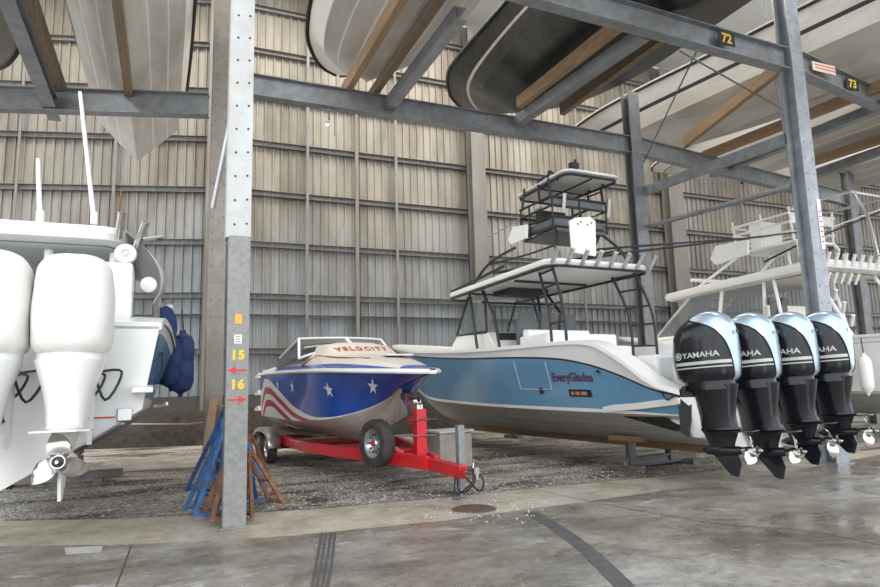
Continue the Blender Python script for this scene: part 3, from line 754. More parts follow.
# ---------------------------------------------------------------- boats on the ground
def ladder(mb, p0, p1, q0, q1, n, r=.022, mid=None):
    A = [V(p0)]+([V(mid[0])] if mid else [])+[V(p1)]; B = [V(q0)]+([V(mid[1])] if mid else [])+[V(q1)]
    A, B = crv(A, 6), crv(B, 6)
    mb.tube(A, r); mb.tube(B, r)
    for k in range(n):
        t = (k+.5)/n; mb.tube([lerp_list(A, t), lerp_list(B, t)], r*.8, 6)
def slab_round(mb, pts, z, th, crown=.0):
    """flat shell from a plan outline; pts (x,y)"""
    c = V((sum(p[0] for p in pts)/len(pts), sum(p[1] for p in pts)/len(pts), 0))
    def ring(k, zz): return [V((c.x+(p[0]-c.x)*k, c.y+(p[1]-c.y)*k, zz+(p[2] if len(p) > 2 else 0))) for p in pts]
    mb.loft([ring(.93, z-th), ring(.985, z-th*.8), ring(1, z-th*.4), ring(.985, z), ring(.8, z+crown), ring(.4, z+crown*1.4)])
def top_frame_outline(w0, w1, y0, y1, r=.25, n=5, lift=0):
    P = []
    for cx, cy, a0 in ((w1-r, y1-r, 0), (-w1+r, y1-r, PI/2), (-w0+r, y0+r, PI), (w0-r, y0+r, 3*PI/2)):
        for i in range(n+1):
            a = a0+PI/2*i/n; x, y = cx+r*math.cos(a), cy+r*math.sin(a); P.append((x, y, lift*(y-y0)/(y1-y0)))
    return P
def rod_holder(parent, p, d, r=.035, L=.34, m='wplastic', nm='rod_holder'):
    mb = MB(); d = V(d).normalized(); mb.lathe([(r*.8, 0), (r, .02), (r, L-.03), (r*1.2, L)], p, d, 10); return mb.build(nm, m, parent, smooth=True)
def chair_unit(parent, x, y, z, m='seat', nm='helm_seat', h=.75, w=.55):
    mb = MB(); mb.mat(0).box((x, y, z+.30), (w, .5, .14)); mb.prism([(-w/2, 0), (w/2, 0), (w/2*.95, h*.6), (w/2*.7, h), (-w/2*.7, h), (-w/2*.95, h*.6)], (x, y-.26, z+.34), (1, 0, 0), (0, 0, 1), (0, 1, 0), .13)
    mb.mat(1).box((x, y-.34, z+.78), (w*.5, .02, .22)); mb.box((x, y, z+.1), (.3, .3, .25))
    for sx in (-1, 1): mb.mat(0).box((x+sx*w*.52, y+.0, z+.5), (.07, .42, .07))
    return mb.build(nm, [m, 'lseat'], parent, bev=.02)

# ===== blue centre console with four black outboards
BX, BY, BR = 8.4, 7.4, math.radians(3.25)
t = empty('sport_fishing_boat', (BX, BY, 0), BR, 'steel-blue centre console boat with black upper station tower, supported on blocks', 'boat')
h = Hull(14.1, hs=[(0, 1.50), (.06, 1.66), (.13, 1.72), (.35, 1.75), (.6, 1.66), (.78, 1.35), (.9, .85), (.97, .38), (1, .04)],
         zs=[(0, 1.42), (.03, 1.55), (.07, 1.92), (.125, 2.27), (.17, 2.32), (.35, 2.36), (.6, 2.52), (.85, 2.86), (1, 3.08)],
         hc=[(0, 1.38), (.3, 1.42), (.6, 1.22), (.8, .72), (.93, .25), (1, .01)],
         zc=[(0, 1.08), (.3, 1.12), (.6, 1.22), (.8, 1.45), (.93, 1.75), (1, 2.1)],
         zk=[(0, .52), (.3, .52), (.6, .55), (.8, .72), (.93, 1.1), (1, 1.5)], rake=1.5, flare=1.7, nt=70)
zb_ = pw([(0, 1.36), (.03, 1.44), (.08, 1.68), (.13, 1.88), (.19, 2.03), (.28, 2.12), (.45, 2.22), (.6, 2.36), (.85, 2.7), (1, 2.92)])
def vz(f, d=0): return lambda q: min(1, max(0, (f(q)+d-h.zc(q))/(h.zs(q)-h.zc(q))))
h.build('hull', t, [0.0, .05]+[(lambda q, k=k: .05+(vz(zb_)(q)-.05)*k/5) for k in range(1, 5)]+[vz(zb_), vz(zb_, .035)], [0]+[1]*5+[3, 0], [0, .35, .37, .62, .64, 1.0], [2, 0, 2, 0, 2], ['white', 'blue', 'bottg', 'blackm'])
h.deck('deck', t, w=.34, depth=.62, t0=.0, t1=.62)
# hull marks
mb = MB(); geo = text_geo('EveryGlades', .225, bold=.006, spacing=1.02)
h.decal(mb, geo, .172, .50, -1, .012, flip=-1); mb.build('name_lettering', mat('wine_letter', (.12, .04, .09), .4), t)
mb = MB(); geo = text_geo('*', .3, bold=.01); h.decal(mb, geo, .118, .52, -1, .012, flip=-1); mb.build('name_mark', 'blackm', t)
def hull_rect(x0, z0, w, hh, m, nm, bev=0, tz=None, fr=None):
    P = subdiv_poly([(-w/2, -hh/2), (w/2, -hh/2), (w/2, hh/2), (-w/2, hh/2)] if tz is None else tz, 6)
    mb = MB(); vs = [V((p[0], p[1], 0)) for p in P]
    h.decal(mb, (vs, [tuple(range(len(vs)))]), x0/14.1, z0, -1, .01, flip=-1); return mb.build(nm, m, t)
hull_rect(2.3, .27, .62, .13, 'blackm', 'name_panel')
mb = MB()
for xx, ww in ((-.2, .09), (-.06, .13), (.12, .16)): h.decal(mb, ([V((xx-ww/2, -.03, 0)), V((xx+ww/2, -.03, 0)), V((xx+ww/2, .03, 0)), V((xx-ww/2, .03, 0))], [(0, 1, 2, 3)]), 2.3/14.1, .27, -1, .018, flip=-1)
mb.build('panel_marking', mat('panel_letter', (.45, .22, .12), .5), t)
hull_rect(3.45, .30, .12, .12, 'blackm', 'through_hull_fitting'); hull_rect(.9, .2, .1, .1, 'chrome', 'through_hull_fitting')
# dive door seams
mb = MB()
for x in (3.1, 4.15): mb.tube([h.side(x/14.1, v, -1)+V((-.004, 0, 0)) for v in (.32, .5, .65, .95*vz(zb_)(x/14.1))], .009, 5)
mb.tube([h.side(x/14.1, .32, -1)+V((-.004, 0, 0)) for x in (3.1, 3.6, 4.15)], .009, 5); mb.build('side_door_seam', 'bottg', t)
hull_rect(11.0, .36, .35, .06, 'chrome', 'bow_vent')
# transom quarter: aft extension of the hull with dark intake and small outlets
mb = MB()
sec = lambda y, s: [V((-1.50*s, y, 1.36)), V((-1.45*s, y, 1.08)), V((-1.30*s, y, .78)), V((-.0, y, .46)), V((1.30*s, y, .78)), V((1.45*s, y, 1.08)), V((1.50*s, y, 1.36))]
mb.loft([sec(0.02, 1.0), sec(-.10, .99), sec(-.18, .97)]); mb.build('swim_platform', 'white', t, smooth=True, ang=20)
P = [h.side(q, 0, -1) for q in (.015, .075, .11)]
mb = MB(); pts = [(.25, .98), (.95, 1.0), (1.25, 1.10), (.35, 1.16)]
def botpt(y, z, off=.012):
    q = y/14.1; zc, zk = h.zc(q), h.zk(q)
    if z >= zc: p = h.side(q, (z-zc)/(h.zs(q)-zc), -1)
    else: p = h.bot(q, ((z-zk)/(zc-zk))**(1/1.05), -1)
    return p+V((-off, 0, -off*.4))
mb.add([botpt(y, z) for y, z in subdiv_poly([(.05, .80), (.95, .80), (1.5, 1.04), (.5, 1.05)], 5)], [tuple(range(20))]); mb.build('stern_intake', 'black', t)
mb = MB()
for y, z in ((.3, .68), (.12, .62)): mb.add([botpt(y+.11*math.cos(a*PI/6), z+.025*math.sin(a*PI/6)) for a in range(12)], [tuple(range(12))])
mb.build('stern_outlet', 'blackm', t)
mb = MB(); mb.loft([[botpt(y, z+.07, .02), botpt(y, z+.10, .05), botpt(y, z, .05)] for y, z in ((0.02, 1.28), (.9, 1.19), (1.5, 1.15), (1.75, 1.11))], True, True); mb.build('chine_moulding', 'white', t, smooth=True)
mb = MB(); vs, fs = text_geo('EY', .22, bold=.006); mb.add([V((-1.512+.0*q.x, .0-q.x*.0, 1.22+q.y)) for q in vs], fs); mb.build('quarter_lettering', 'blackm', t)
# transom wall, motor well, stern rail stubs
mb = MB(); mb.box((0, .3, 1.62), (2.3, .35, .5)); mb.box((0, .9, 1.72), (2.5, .5, .6)); mb.build('transom_bench', 'white', t, bev=.05)
mb = MB(); mb.tube([(-1.3, -.1, 1.45), (-.9, .05, 1.60), (-.3, .05, 1.50), (.3, .05, 1.60), (1.2, -.0, 1.5)], .03, 6, smooth=6); mb.build('stern_rigging', 'blackm', t, smooth=True)
# console with glass
def wedge(name, pts0, pts1, m, parent=t, bev=.0):
    mb = MB(); mb.loft([pts0, pts1], True, True); return mb.build(name, m, parent, bev=bev)
cw = .85
mb = MB()
mb.loft([[V((-cw, 6.20, 1.7)), V((cw, 6.20, 1.7)), V((cw, 8.90, 1.7)), V((-cw, 8.90, 1.7))], [V((-cw, 6.20, 2.5)), V((cw, 6.20, 2.5)), V((cw, 8.70, 2.5)), V((-cw, 8.70, 2.5))],
         [V((-cw*.98, 6.60, 2.9)), V((cw*.98, 6.60, 2.9)), V((cw*.9, 8.20, 3.0)), V((-cw*.9, 8.20, 3.0))]]); mb.build('console', 'white', t, smooth=True, ang=30, bev=.03)
mb = MB(); A = [V((-cw*.98, 6.60, 2.9)), V((-cw*.92, 8.25, 2.95)), V((-cw*.88, 7.60, 3.95)), V((-cw*.94, 6.70, 3.95))]
mb.add(A, [(0, 1, 2, 3)]); mb.add([V((-p.x, p.y, p.z)) for p in A], [(0, 1, 2, 3)]); mb.add([A[1], A[2], V((-A[2].x, A[2].y, A[2].z)), V((-A[1].x, A[1].y, A[1].z))], [(0, 1, 2, 3)]); mb.build('windshield', 'lglass', t, solid=.015)
mb = MB()
for s in (-1, 1):
    mb.tube([V((s*abs(p.x), p.y, p.z)) for p in A]+[V((s*abs(A[0].x), A[0].y, A[0].z))], .035)
mb.tube([A[2], V((-A[2].x, A[2].y, A[2].z))], .035); mb.build('windshield_frame', 'blackm', t, smooth=True)
mb = MB(); mb.add([V((-cw-.004, 7.30, 2.1)), V((-cw-.004, 7.75, 2.1)), V((-cw-.004, 7.75, 2.3)), V((-cw-.004, 7.30, 2.3))], [(0, 1, 2, 3)]); mb.build('console_window', 'black', t, solid=.01)
mb = MB(); mb.box((0, 6.42, 2.62), (1.3, .06, .5)); mb.build('dashboard', 'blackm', t)
for x in (-.55, .05, .6): chair_unit(t, x, 5.55, 1.95, nm='helm_seat', h=.95, w=.52)
mb = MB(); mb.box((0, 5.2, 1.95), (1.9, .4, .5)); mb.build('leaning_post', 'white', t, bev=.05)
mb = MB(); mb.box((0, 4.5, 2.15), (1.9, 1.0, 1.0)); mb.box((0, 3.9, 2.0), (2.1, .5, .75)); mb.box((0, 4.9, 2.35), (1.7, .25, .9)); mb.build('tackle_station', 'white', t, bev=.04)
mb = MB()
for k in range(5): mb.box((-1.055, 3.75+.08*k, 2.28), (.01, .05, .03))
mb.build('vent_grille', 'lseat', t)
# hardtop
HT = 3.98
mb = MB(); out = top_frame_outline(1.35, 1.15, 3.2, 8.15, .3, lift=-.04); slab_round(mb, out, HT+.10, .14, .04); mb.build('hardtop', 'white', t, smooth=True, ang=40)
mb = MB(); mb.tube([(x*.96, y, z+HT-.06) for x, y, z in out]+[(out[0][0]*.96, out[0][1], out[0][2]+HT-.06)], .03, 6)
mb.tube([(-1.0, 5.0, HT-.08), (1.0, 5.0, HT-.08)], .03); mb.tube([(-1.0, 7.0, HT-.08), (1.0, 7.0, HT-.08)], .03); mb.box((0, 6.3, HT-.12), (1.1, .8, .12)); mb.build('hardtop_frame', 'blackm', t, smooth=True)
mb = MB(); mb.box((0, 7.6, HT-.12), (1.2, .4, .13)); mb.build('overhead_box', 'wplastic', t, bev=.03)
for k in range(8): rod_holder(t, (-1.28+k*.365, 3.22, HT-.02), (0.0, -.75, .9), m='alum', L=.36, r=.045)
mb = MB()
for s in (-1, 1):
    mb.tube([(s*1.0, 6.7, 2.0), (s*1.0, 6.9, 3.0), (s*.95, 7.2, HT)], .035); mb.tube([(s*1.02, 5.6, 1.9), (s*1.02, 5.9, 3.2), (s*.95, 6.6, HT)], .035)
mb.tube([(-.95, 6.6, HT-.35), (.95, 6.6, HT-.35)], .025); mb.build('hardtop_leg', 'blackm', t, smooth=True)
for s, nm in ((-1, 'tower_ladder'), (1, 'tower_ladder')):
    mb = MB(); ladder(mb, (s*1.06, 3.65, 1.85), (s*.98, 4.1, 4.0), (s*1.15, 3.05, 1.8), (s*1.08, 3.5, 4.0), 6, .03, mid=((s*1.06, 3.7, 3.0), (s*1.15, 3.1, 3.0))); mb.build(nm, 'blackm', t, smooth=True)
# upper station
UP = 4.85
mb = MB()
for s in (-1, 1):
    mb.tube([(s*1.0, 3.5, HT+.1), (s*.85, 3.6, 4.45), (s*.62, 3.9, UP)], .034, smooth=5); mb.tube([(s*1.05, 6.9, HT+.08), (s*.9, 6.2, 4.55), (s*.62, 5.5, UP-.05)], .034, smooth=5)
    mb.tube([(s*.9, 6.2, 4.5), (s*.7, 4.8, 4.5), (s*.85, 3.6, 4.45)], .024)
    mb.tube([(s*.4, 4.4, HT+.1), (s*.5, 4.1, 4.5), (s*.60, 3.95, UP)], .03, smooth=4)
mb.build('tower_leg', 'blackm', t, smooth=True)
mb = MB(); mb.box((0, 4.45, UP), (1.3, 1.25, .06)); mb.build('upper_platform', 'seat', t)
mb = MB()
for z in (UP+.05, UP+.30, UP+.52, UP+.72):
    r = .72 if z < UP+.4 else .74
    mb.tube([(-r, 5.05, z), (-r, 3.85, z), (r, 3.85, z), (r, 5.05, z)]+([(-r, 5.05, z)] if z < UP+.6 else []), .028, 7)
for x, y in ((-.73, 5.05), (.73, 5.05), (-.73, 3.85), (.73, 3.85), (0, 3.85), (-.73, 4.7), (.73, 4.7)): mb.tube([(x, y, UP), (x, y, UP+.72)], .022, 6)
mb.build('upper_rail', 'blackm', t, smooth=True)
mb = MB()
for z in (UP+.17, UP+.62): mb.box((0, 3.9, z), (1.35, .09, .17))
for s in (-1, 1): mb.box((s*.68, 4.5, UP+.17), (.08, 1.2, .17))
mb.box((.0, 4.4, UP+.3), (.6, .35, .3)); mb.build('bolster', 'seat', t, bev=.03)
mb = MB(); mb.box((.0, 4.9, UP+.4), (.7, .25, .6)); mb.build('upper_console', 'blackm', t, bev=.03)
mb = MB()
for s in (-1, 1):
    mb.tube([(s*.72, 3.9, UP+.7), (s*.70, 3.95, UP+1.3), (s*.62, 3.75, 5.92)], .03, smooth=4); mb.tube([(s*.72, 4.3, UP+.7), (s*.66, 4.4, UP+1.2), (s*.60, 4.2, 5.92)], .026, smooth=4)
    mb.tube([(s*.72, 5.0, UP+.7), (s*.66, 4.95, UP+1.2), (s*.60, 5.1, 5.92)], .03, smooth=4)
    mb.tube([(s*.71, 3.92, UP+1.0), (s*.68, 4.36, UP+1.0)], .02); mb.tube([(s*.69, 3.9, UP+1.25), (s*.64, 4.36, UP+1.25)], .02)
o2 = top_frame_outline(.70, .58, 3.35, 5.38, .18)
mb.tube([(x, y, 5.92) for x, y, z in o2]+[(o2[0][0], o2[0][1], 5.92)], .028, 6); mb.tube([(-.6, 4.4, 5.9), (.6, 4.4, 5.9)], .02); mb.tube([(0, 3.4, 5.9), (0, 5.3, 5.9)], .02)
mb.build('upper_frame', 'blackm', t, smooth=True)
mb = MB(); slab_round(mb, top_frame_outline(.76, .64, 3.28, 5.45, .2), 6.02, .055, .02); mb.build('sun_top', 'white', t, smooth=True, ang=40)
mb = MB(); mb.lathe([(.14, 0), (.15, .06), (.10, .11), (.01, .12)], (-.0, 3.7, 6.05), (0, 0, 1), 14); mb.build('antenna_dome', 'wplastic', t, smooth=True)
mb = MB(); mb.tube([(.0, 3.9, 6.05), (.0, 3.9, 6.5)], .03); mb.box((-.05, 3.9, 6.35), (.2, .12, .12)); mb.build('spotlight', 'blackm', t)
for x in (-.5, .72): rod_holder(t, (x, 3.78, UP+.35), (0, -.2, 1), m='alum', L=.42, r=.04)
mb = MB(); mb.prism([(-.32, -.38), (.30, -.42), (.34, .34), (.2, .42), (-.2, .36), (-.34, .28)], (-.36, 3.35, 4.62), (1, 0, 0), (0, 0, 1), (0, 1, 0), .05); mb.build('aft_panel', 'wplastic', t, bev=.015)
mb = MB()
for x, z in ((-.5, 4.85), (-.42, 4.9), (-.25, 4.85), (-.15, 4.9)): mb.lathe([(.02, 0), (.02, .004)], (x, 3.322, z), (0, -1, 0), 8)
mb.build('panel_hole', 'blackm', t)
mb = MB(); mb.prism([(-.38, -.06), (-.26, -.20), (.36, -.18), (.40, .12), (-.18, .2)], (-.90, 4.95, 4.98), (0, -1, 0), (0, 0, 1), (1, 0, 0), .06); mb.build('side_panel', 'wplastic', t, bev=.015)
# outriggers
mb = MB(); mb.tube([V((-1.2, 7.4, 4.25)), V((-.9, 4.9, UP+.0))], .02)
q = t.matrix_basis.inverted() if False else Matrix.LocRotScale(t.location, t.rotation_euler, None).inverted()
mb = MB(); mb.tube([q @ atY(487, 238, 17.0), q @ atY(543, 206, 12.6)], [.012, .024], 6); mb.build('forward_outrigger', 'alum', t, smooth=True)
mb = MB(); mb.tube([q @ atY(494, 273, 15.0), q @ atY(560, 262, 11.6), q @ atY(640, 251, 10.4), q @ atY(824, 229, 9.3)], [.045, .04, .028, .014], 6); mb.build('outrigger_pole', 'blackm', t, smooth=True)
mb = MB(); mb.tube([q @ atY(592, 250, 11.4), q @ atY(640, 246, 10.8), q @ atY(762, 237, 10.2)], [.03, .028, .014], 6); mb.build('outrigger_pole', 'blackm', t, smooth=True)
mb = MB()
for s in (-1, 1): mb.tube([(s*.95, 8.2, HT+.14), (s*.9, 7.4, HT+.22), (s*1.1, 5.3, HT+.30)], .04)
mb.box((0, 7.3, HT+.2), (.9, .8, .14)); mb.box((.3, 6.4, HT+.22), (.5, .5, .2)); mb.build('roof_gear', 'blackm', t, bev=.02)
for k, (px, la) in enumerate(((0, 'black outboard nearest the blue hull, leftmost of the four'), (1, 'second black outboard from the blue hull'), (2, 'third black outboard counting from the blue hull'), (3, 'black outboard next to the right steel post, last of four'))):
    X = 7.2+.80*k
    black_outboard((X, 7.0, (1.58, 1.58, 1.61, 1.64)[k]), BR+.27, (-.05, -.07, -.05, -.06)[k], la, (.93, 1.0, .92, .86)[k])

# stand below the stern
def stand(loc, rz, label):
    s_ = empty('boat_stand', loc, rz, label, 'boat stand', 'stands under the parked boats')
    for x in (-.55, .55):
        mb = MB(); mb.ibeam((x, 0, .1), (x, 0, .5), .14, .14, .02, up=(0, 1, 0)); mb.build('upright', 'girt', s_)
    mb = MB(); mb.ibeam((-.75, 0, .14), (1.3, 0, .14), .14, .16, .02); mb.beam((-.6, -.3, .045), (-.6, .4, .045), .16, .09); mb.beam((.9, -.3, .045), (.9, .4, .045), .16, .09); mb.build('base_rail', 'girt', s_)
    for x in (-.5, .5):
        mb = MB(); mb.beam((x, -.3, .56), (x, .5, .56), .16, .1); mb.build('pad', 'wood', s_)
    return s_
stand(atZ(652, 467), .15, 'dark steel stand with wooden pads under the stern of the blue boat')
stand(atZ(530, 437), .1, 'dark steel stand in shadow below the middle of the blue boat')
mb = MB(); a, b_ = atZ(690, 452), atZ(478, 424); a.z = b_.z = .42; mb.beam(V((9.0, 8.6, .40)), V((8.4, 17.5, .40)), .16, .18)
tag(mb.build('keel_timber', 'wood', origin=a), 'long brown timber lying lengthwise under the keel of the blue boat', 'timber')

# ===== star-striped speedboat on a red trailer
SR = math.radians(-176.8); S0 = V((3.18, 17.2, 0)); LS = 8.35
sp_ = empty('speedboat', S0, SR, 'white speedboat with blue star sides and red stripes reading VELOCITY', 'boat')
v = Hull(LS, hs=[(0, .95), (.3, 1.12), (.6, 1.10), (.78, .86), (.9, .5), (.96, .27), (1, .03)],
         zs=[(0, 2.02), (.4, 1.98), (.7, 1.93), (.9, 1.86), (1, 1.82)],
         hc=[(0, .9), (.4, 1.0), (.6, .88), (.8, .45), (.93, .14), (1, .01)],
         zc=[(0, 1.00), (.4, 1.0), (.6, 1.04), (.8, 1.2), (.93, 1.4), (1, 1.6)],
         zk=[(0, .62), (.5, .62), (.7, .70), (.85, .98), (.95, 1.35), (1, 1.6)], rake=1.35, flare=1.35, nt=64)
b0 = pw([(0, .40), (.05, .70), (.12, .90), (.20, .88), (.34, .62), (.50, .24), (.62, .06), (.75, .02), (1, .05)])
def bd(d): return lambda q: max(0, b0(q)-d*(1-min(1, q/.62))**.35)
v.build('hull', sp_, [0.0, bd(.72), bd(.55), bd(.40), bd(.22), bd(.12), b0]+[(lambda q, k=k: b0(q)+(.97-b0(q))*k/6) for k in range(1, 6)]+[.97], [0, 2, 0, 2, 0, 0]+[1]*6+[0], [0, .4, .42, .7, .72, 1.0], [3, 0, 3, 0, 3], ['white', 'vblue', 'dred', 'bott'], tmat=0)
# raised deck with windshield
mb = MB(); rings = []
N = 40
CR = pw([(0, .0), (.15, .08), (.42, .43), (.575, .43), (.60, .40), (.685, .17), (.78, .11), (.90, .06), (1, .0)]); FL = pw([(0, .9), (.5, .82), (.7, .74), (1, .6)])
def DP(q):
    hs = v.hs(q)+.015; c = CR(q); f = FL(q)
    return [(0, .13*min(1, hs)+c*1.02), (hs*f*.4, .13*min(1, hs)+c), (hs*f*.72, .13*min(1, hs)+c*.86), (hs*f*.94, .13*min(1, hs)+c*.3), (hs*f, .13*min(1, hs)), (hs-.06*min(1, hs), .05), (hs, .03)]
for k in range(N+1):
    q = k/N; hs = v.hs(q)+.015; z = v.zs(q); y = q*LS
    crown = CR(q)
    flat = pw([(0, .85), (.5, .72), (.7, .62), (1, .5)])(q)
    R_ = [V((hs, y, z-.02))]+[V((x, y, z+q2)) for x, q2 in DP(q)[::-1]]
    rings.append(R_+[V((-p.x, p.y, p.z)) for p in R_[-2::-1]])
nr = len(rings[0])
def dm(a, i):
    j = min(i, nr-2-i); return 0 if j < 2 else (1 if (j == 2 and a > 10) or a > 36 else 2)
mb.loft(rings, False, False, mis=dm); mb.add(rings[0], [tuple(range(nr))], 2)
mb.build('deck', ['white', 'vblue', 'offw'], sp_, smooth=True, ang=35)
mb = MB(); mb.tube([v.side(q/50, 1, s_)+V((s_*.012, 0, .0)) for s_ in (1,) for q in range(51)]+[v.side(1-q/50, 1, -1)+V((-.012, 0, 0)) for q in range(51)], .028, 6); mb.build('rub_rail', 'white', sp_, smooth=True)
def decktop(x, y):
    q = y/LS; P = DP(q)
    for k in range(6):
        if abs(x) <= P[k+1][0]: u = (abs(x)-P[k][0])/max(1e-4, P[k+1][0]-P[k][0]); return v.zs(q)+P[k][1]+(P[k+1][1]-P[k][1])*u
    return v.zs(q)+.03
def decktop_old(x, y):
    q = y/LS; crown = pw([(0, .0), (.15, .05), (.45, .52), (.55, .46), (.75, .28), (.92, .08), (1, .0)])(q); return v.zs(q)+.05+crown*max(.0, (1-(abs(x)/max(.2, v.hs(q)*.9))**4))
# windshield frame and panes
wy, wz = LS*.575, 2.43
def wp(x, z): # sloped windshield surface
    return V((x*(1-.08*z), wy-.05-.7*z-.38*(abs(x)/1.05)**2, wz+z*.28))
mb = MB(); fr_ = [wp(-1.02+2.04*k/20, .0)+V((0, 0, -.20*(abs(-1.02+2.04*k/20)/1.02)**2)) for k in range(21)]; tp = [wp(-.96+1.92*k/20, .8) for k in range(21)]
mb.tube(fr_, .028, 6); mb.tube(tp, .03, 6); mb.tube([fr_[0], tp[0]], .03); mb.tube([fr_[-1], tp[-1]], .03); mb.tube([fr_[10], tp[10]], .035)
for s_ in (0, -1): mb.tube([tp[s_], V((tp[s_].x*1.02, wy-2.6, 2.35))], .028, 6)
mb.build('windshield_frame', 'white', sp_, smooth=True)
mb = MB(); mb.loft([fr_, tp], False, False); mb.build('windshield', 'dglass', sp_, smooth=True, solid=.012)
mb = MB()
for s_ in (0, -1):
    mb = MB(); e = tp[s_]; f0 = fr_[s_]; mb.add([f0, e, V((e.x*1.02, wy-2.6, 2.35)), V((f0.x, wy-2.6, 2.12))], [(0, 1, 2, 3)]); mb.build('side_window', 'dglass', sp_, solid=.01)
mb = MB(); mb.box((0, wy-1.6, 2.05), (1.7, .5, .35)); mb.box((0, wy-2.5, 2.0), (1.7, .5, .45)); mb.build('cockpit_seat', 'offw', sp_, bev=.05)
# VELOCITY on the deck below the glass, read from the bow
vs, fs = text_geo('VELOCITY', .21, bold=.012, spacing=1.55)
mb = MB()
out = []
for q in vs:
    x = -q.x*.74+.05; y = LS*.645-q.y*1.25-.18*abs(x)**2
    out.append(V((x, y, decktop(x, y)+.012)))
mb.add(out, fs); mb.build('name_lettering', 'dred', sp_)
mb = MB()
for s_ in (-1, 1):
    mb.tube([V((s_*x, y, decktop(s_*x, y)+.008)) for x, y in [(.95, 4.3), (.88, 4.5), (.80, 4.9), (.72, 5.4), (.55, 6.1), (.35, 6.6)]], .013, 5)
mb.build('deck_pinstripe', 'dred', sp_)
mb = MB(); mb.box((-.25, 6.3, decktop(0, 6.3)+.02), (.5, .5, .03)); mb.build('deck_hatch', 'offw', sp_, bev=.01)
# stars
mb = MB()
for yq, vv, r in ((.34, .74, .13), (.49, .70, .14), (.71, .60, .15), (.875, .60, .14)):
    P = subdiv_poly(star(r, .15), 2)
    for sd in (-1, 1): mb = MB(); v.decal(mb, ([V((p[0], p[1], 0)) for p in P]+[V((0, 0, 0))], [(i, (i+1) % len(P), len(P)) for i in range(len(P))]), yq, vv, sd, .016, 1); mb.build('star_decal', 'white', sp_)

# stern fins and tabs
mb = MB()
for z, w in ((1.95, 1.0), (1.52, .8), (1.12, .7)):
    for s_ in (-1, 1): mb.prism([(0, 0), (-.55, -.02), (-.6, .05), (-.1, .12)], (s_*.8, 0, z), (0, 1, 0), (0, 0, 1), (1, 0, 0), .34)
mb.build('stern_tab', 'white', sp_, bev=.01)
mb = MB(); mb.tube([(0, 0, 1.1), (0, -.4, .9), (0, -.6, .6)], .09); mb.build('stern_drive', 'blackm', sp_, smooth=True)
mb = MB(); p = v.side(.985, .3, 1); mb.tube([(0, LS-.85, 1.42), (0, LS-.72, 1.38)], .03); mb.lathe([(.05, -.03), (.05, .03)], (0, LS-.70, 1.38), (1, 0, 0), 10); mb.build('bow_eye', 'chrome', sp_)

# trailer: local frame as the boat's, y forward to the coupler
T0 = S0.copy(); tr = empty('boat_trailer', (S0.x+.13, S0.y, 0), SR, 'red boat trailer with spare wheel and winch post, carrying the star-striped speedboat', 'trailer')
mb = MB()
for s_ in (-1, 1):
    mb.beam((s_*.95, -.2, .50), (s_*.95, 4.4, .50), .10, .2); mb.beam((s_*.95, 4.35, .50), (s_*.08, 8.0, .47), .10, .2)
mb.beam((0, 7.2, .46), (0, 9.0, .43), .14, .17)
for y in (.6, 2.6, 4.3): mb.beam((-.95, y, .46), (.95, y, .46), .1, .1)
mb.beam((-.5, 6.2, .47), (.5, 6.2, .47), .1, .1)
mb.build('frame', 'red', tr, bev=.008)
for s_ in (-1, 1):
    mb = MB(); mb.beam((s_*.62, .2, .67), (s_*.62, 4.3, .70), .12, .08); mb.build('bunk', 'woodd', tr)
mb = MB(); mb.box((0, 7.55, .83), (.17, .17, .86)); mb.beam((0, 7.55, 1.15), (0, 7.1, 1.42), .1, .1); mb.beam((0, 7.5, 1.0), (0, 7.15, 1.1), .08, .08); mb.build('winch_post', 'red', tr, bev=.01)
mb = MB(); mb.lathe([(.1, -.06), (.1, -.05), (.04, -.04), (.04, .04), (.1, .05), (.1, .06)], (0.05, 7.5, 1.36), (1, 0, 0), 16); mb.tube([(.08, 7.5, 1.36), (.22, 7.5, 1.36), (.22, 7.55, 1.5)], .014); mb.box((0, 7.5, 1.28), (.1, .14, .1)); mb.build('winch', 'chrome', tr, smooth=True, ang=30)
mb = MB(); mb.lathe([(.06, -.1), (.09, 0), (.06, .1)], (0, 7.08, 1.46), (1, 0, 0), 14); mb.build('bow_roller', 'rubber', tr, smooth=True)
for z in (.85, 1.1):
    mb = MB(); mb.tube([(-.1, 7.45, z), (-.1, 7.66, z), (.1, 7.66, z), (.1, 7.45, z)], .012, 6); mb.tube([(-.25, 7.66, z), (.2, 7.66, z)], .01, 6); mb.build('u_bolt', 'chrome', tr)
mb = MB(); mb.box((.13, 7.85, .48), (.02, .22, .09)); mb.build('trailer_plate', 'plate', tr)
mb = MB(); mb.mat(0).tube([(0, 8.95, .43), (0, 9.15, .43)], .075, 12); mb.mat(1).tube([(0, 9.14, .43), (0, 9.36, .43)], [.07, .055], 12); mb.box((0, 9.26, .50), (.07, .2, .06)); mb.tube([(-.0, 9.24, .46), (0, 9.28, .62), (0, 9.4, .60)], .015); mb.build('coupler', ['red', 'chrome'], tr, smooth=True, ang=30)
mb = MB()
for k, dx in enumerate((-.12, .1, .16)): mb.tube([(dx*.3, 8.85, .42), (dx, 9.0, .25-.03*k), (dx*1.1, 9.2, .2), (dx*.6, 9.4, .36), (dx*.2, 9.3, .5)], .012, 6, smooth=5)
mb.build('safety_cable', 'blackm', tr, smooth=True)
mb = MB(); mb.box((-.16, 8.6, .62), (.1, .1, .85)); mb.beam((-.06, 8.6, .45), (-.16, 8.6, .45), .1, .12); mb.tube([(-.16, 8.6, .2), (-.16, 8.6, .03)], .025); mb.box((-.16, 8.6, .012), (.2, .2, .024)); mb.tube([(-.16, 8.6, 1.0), (-.32, 8.6, .97)], .012); mb.build('jack', 'galv', tr)
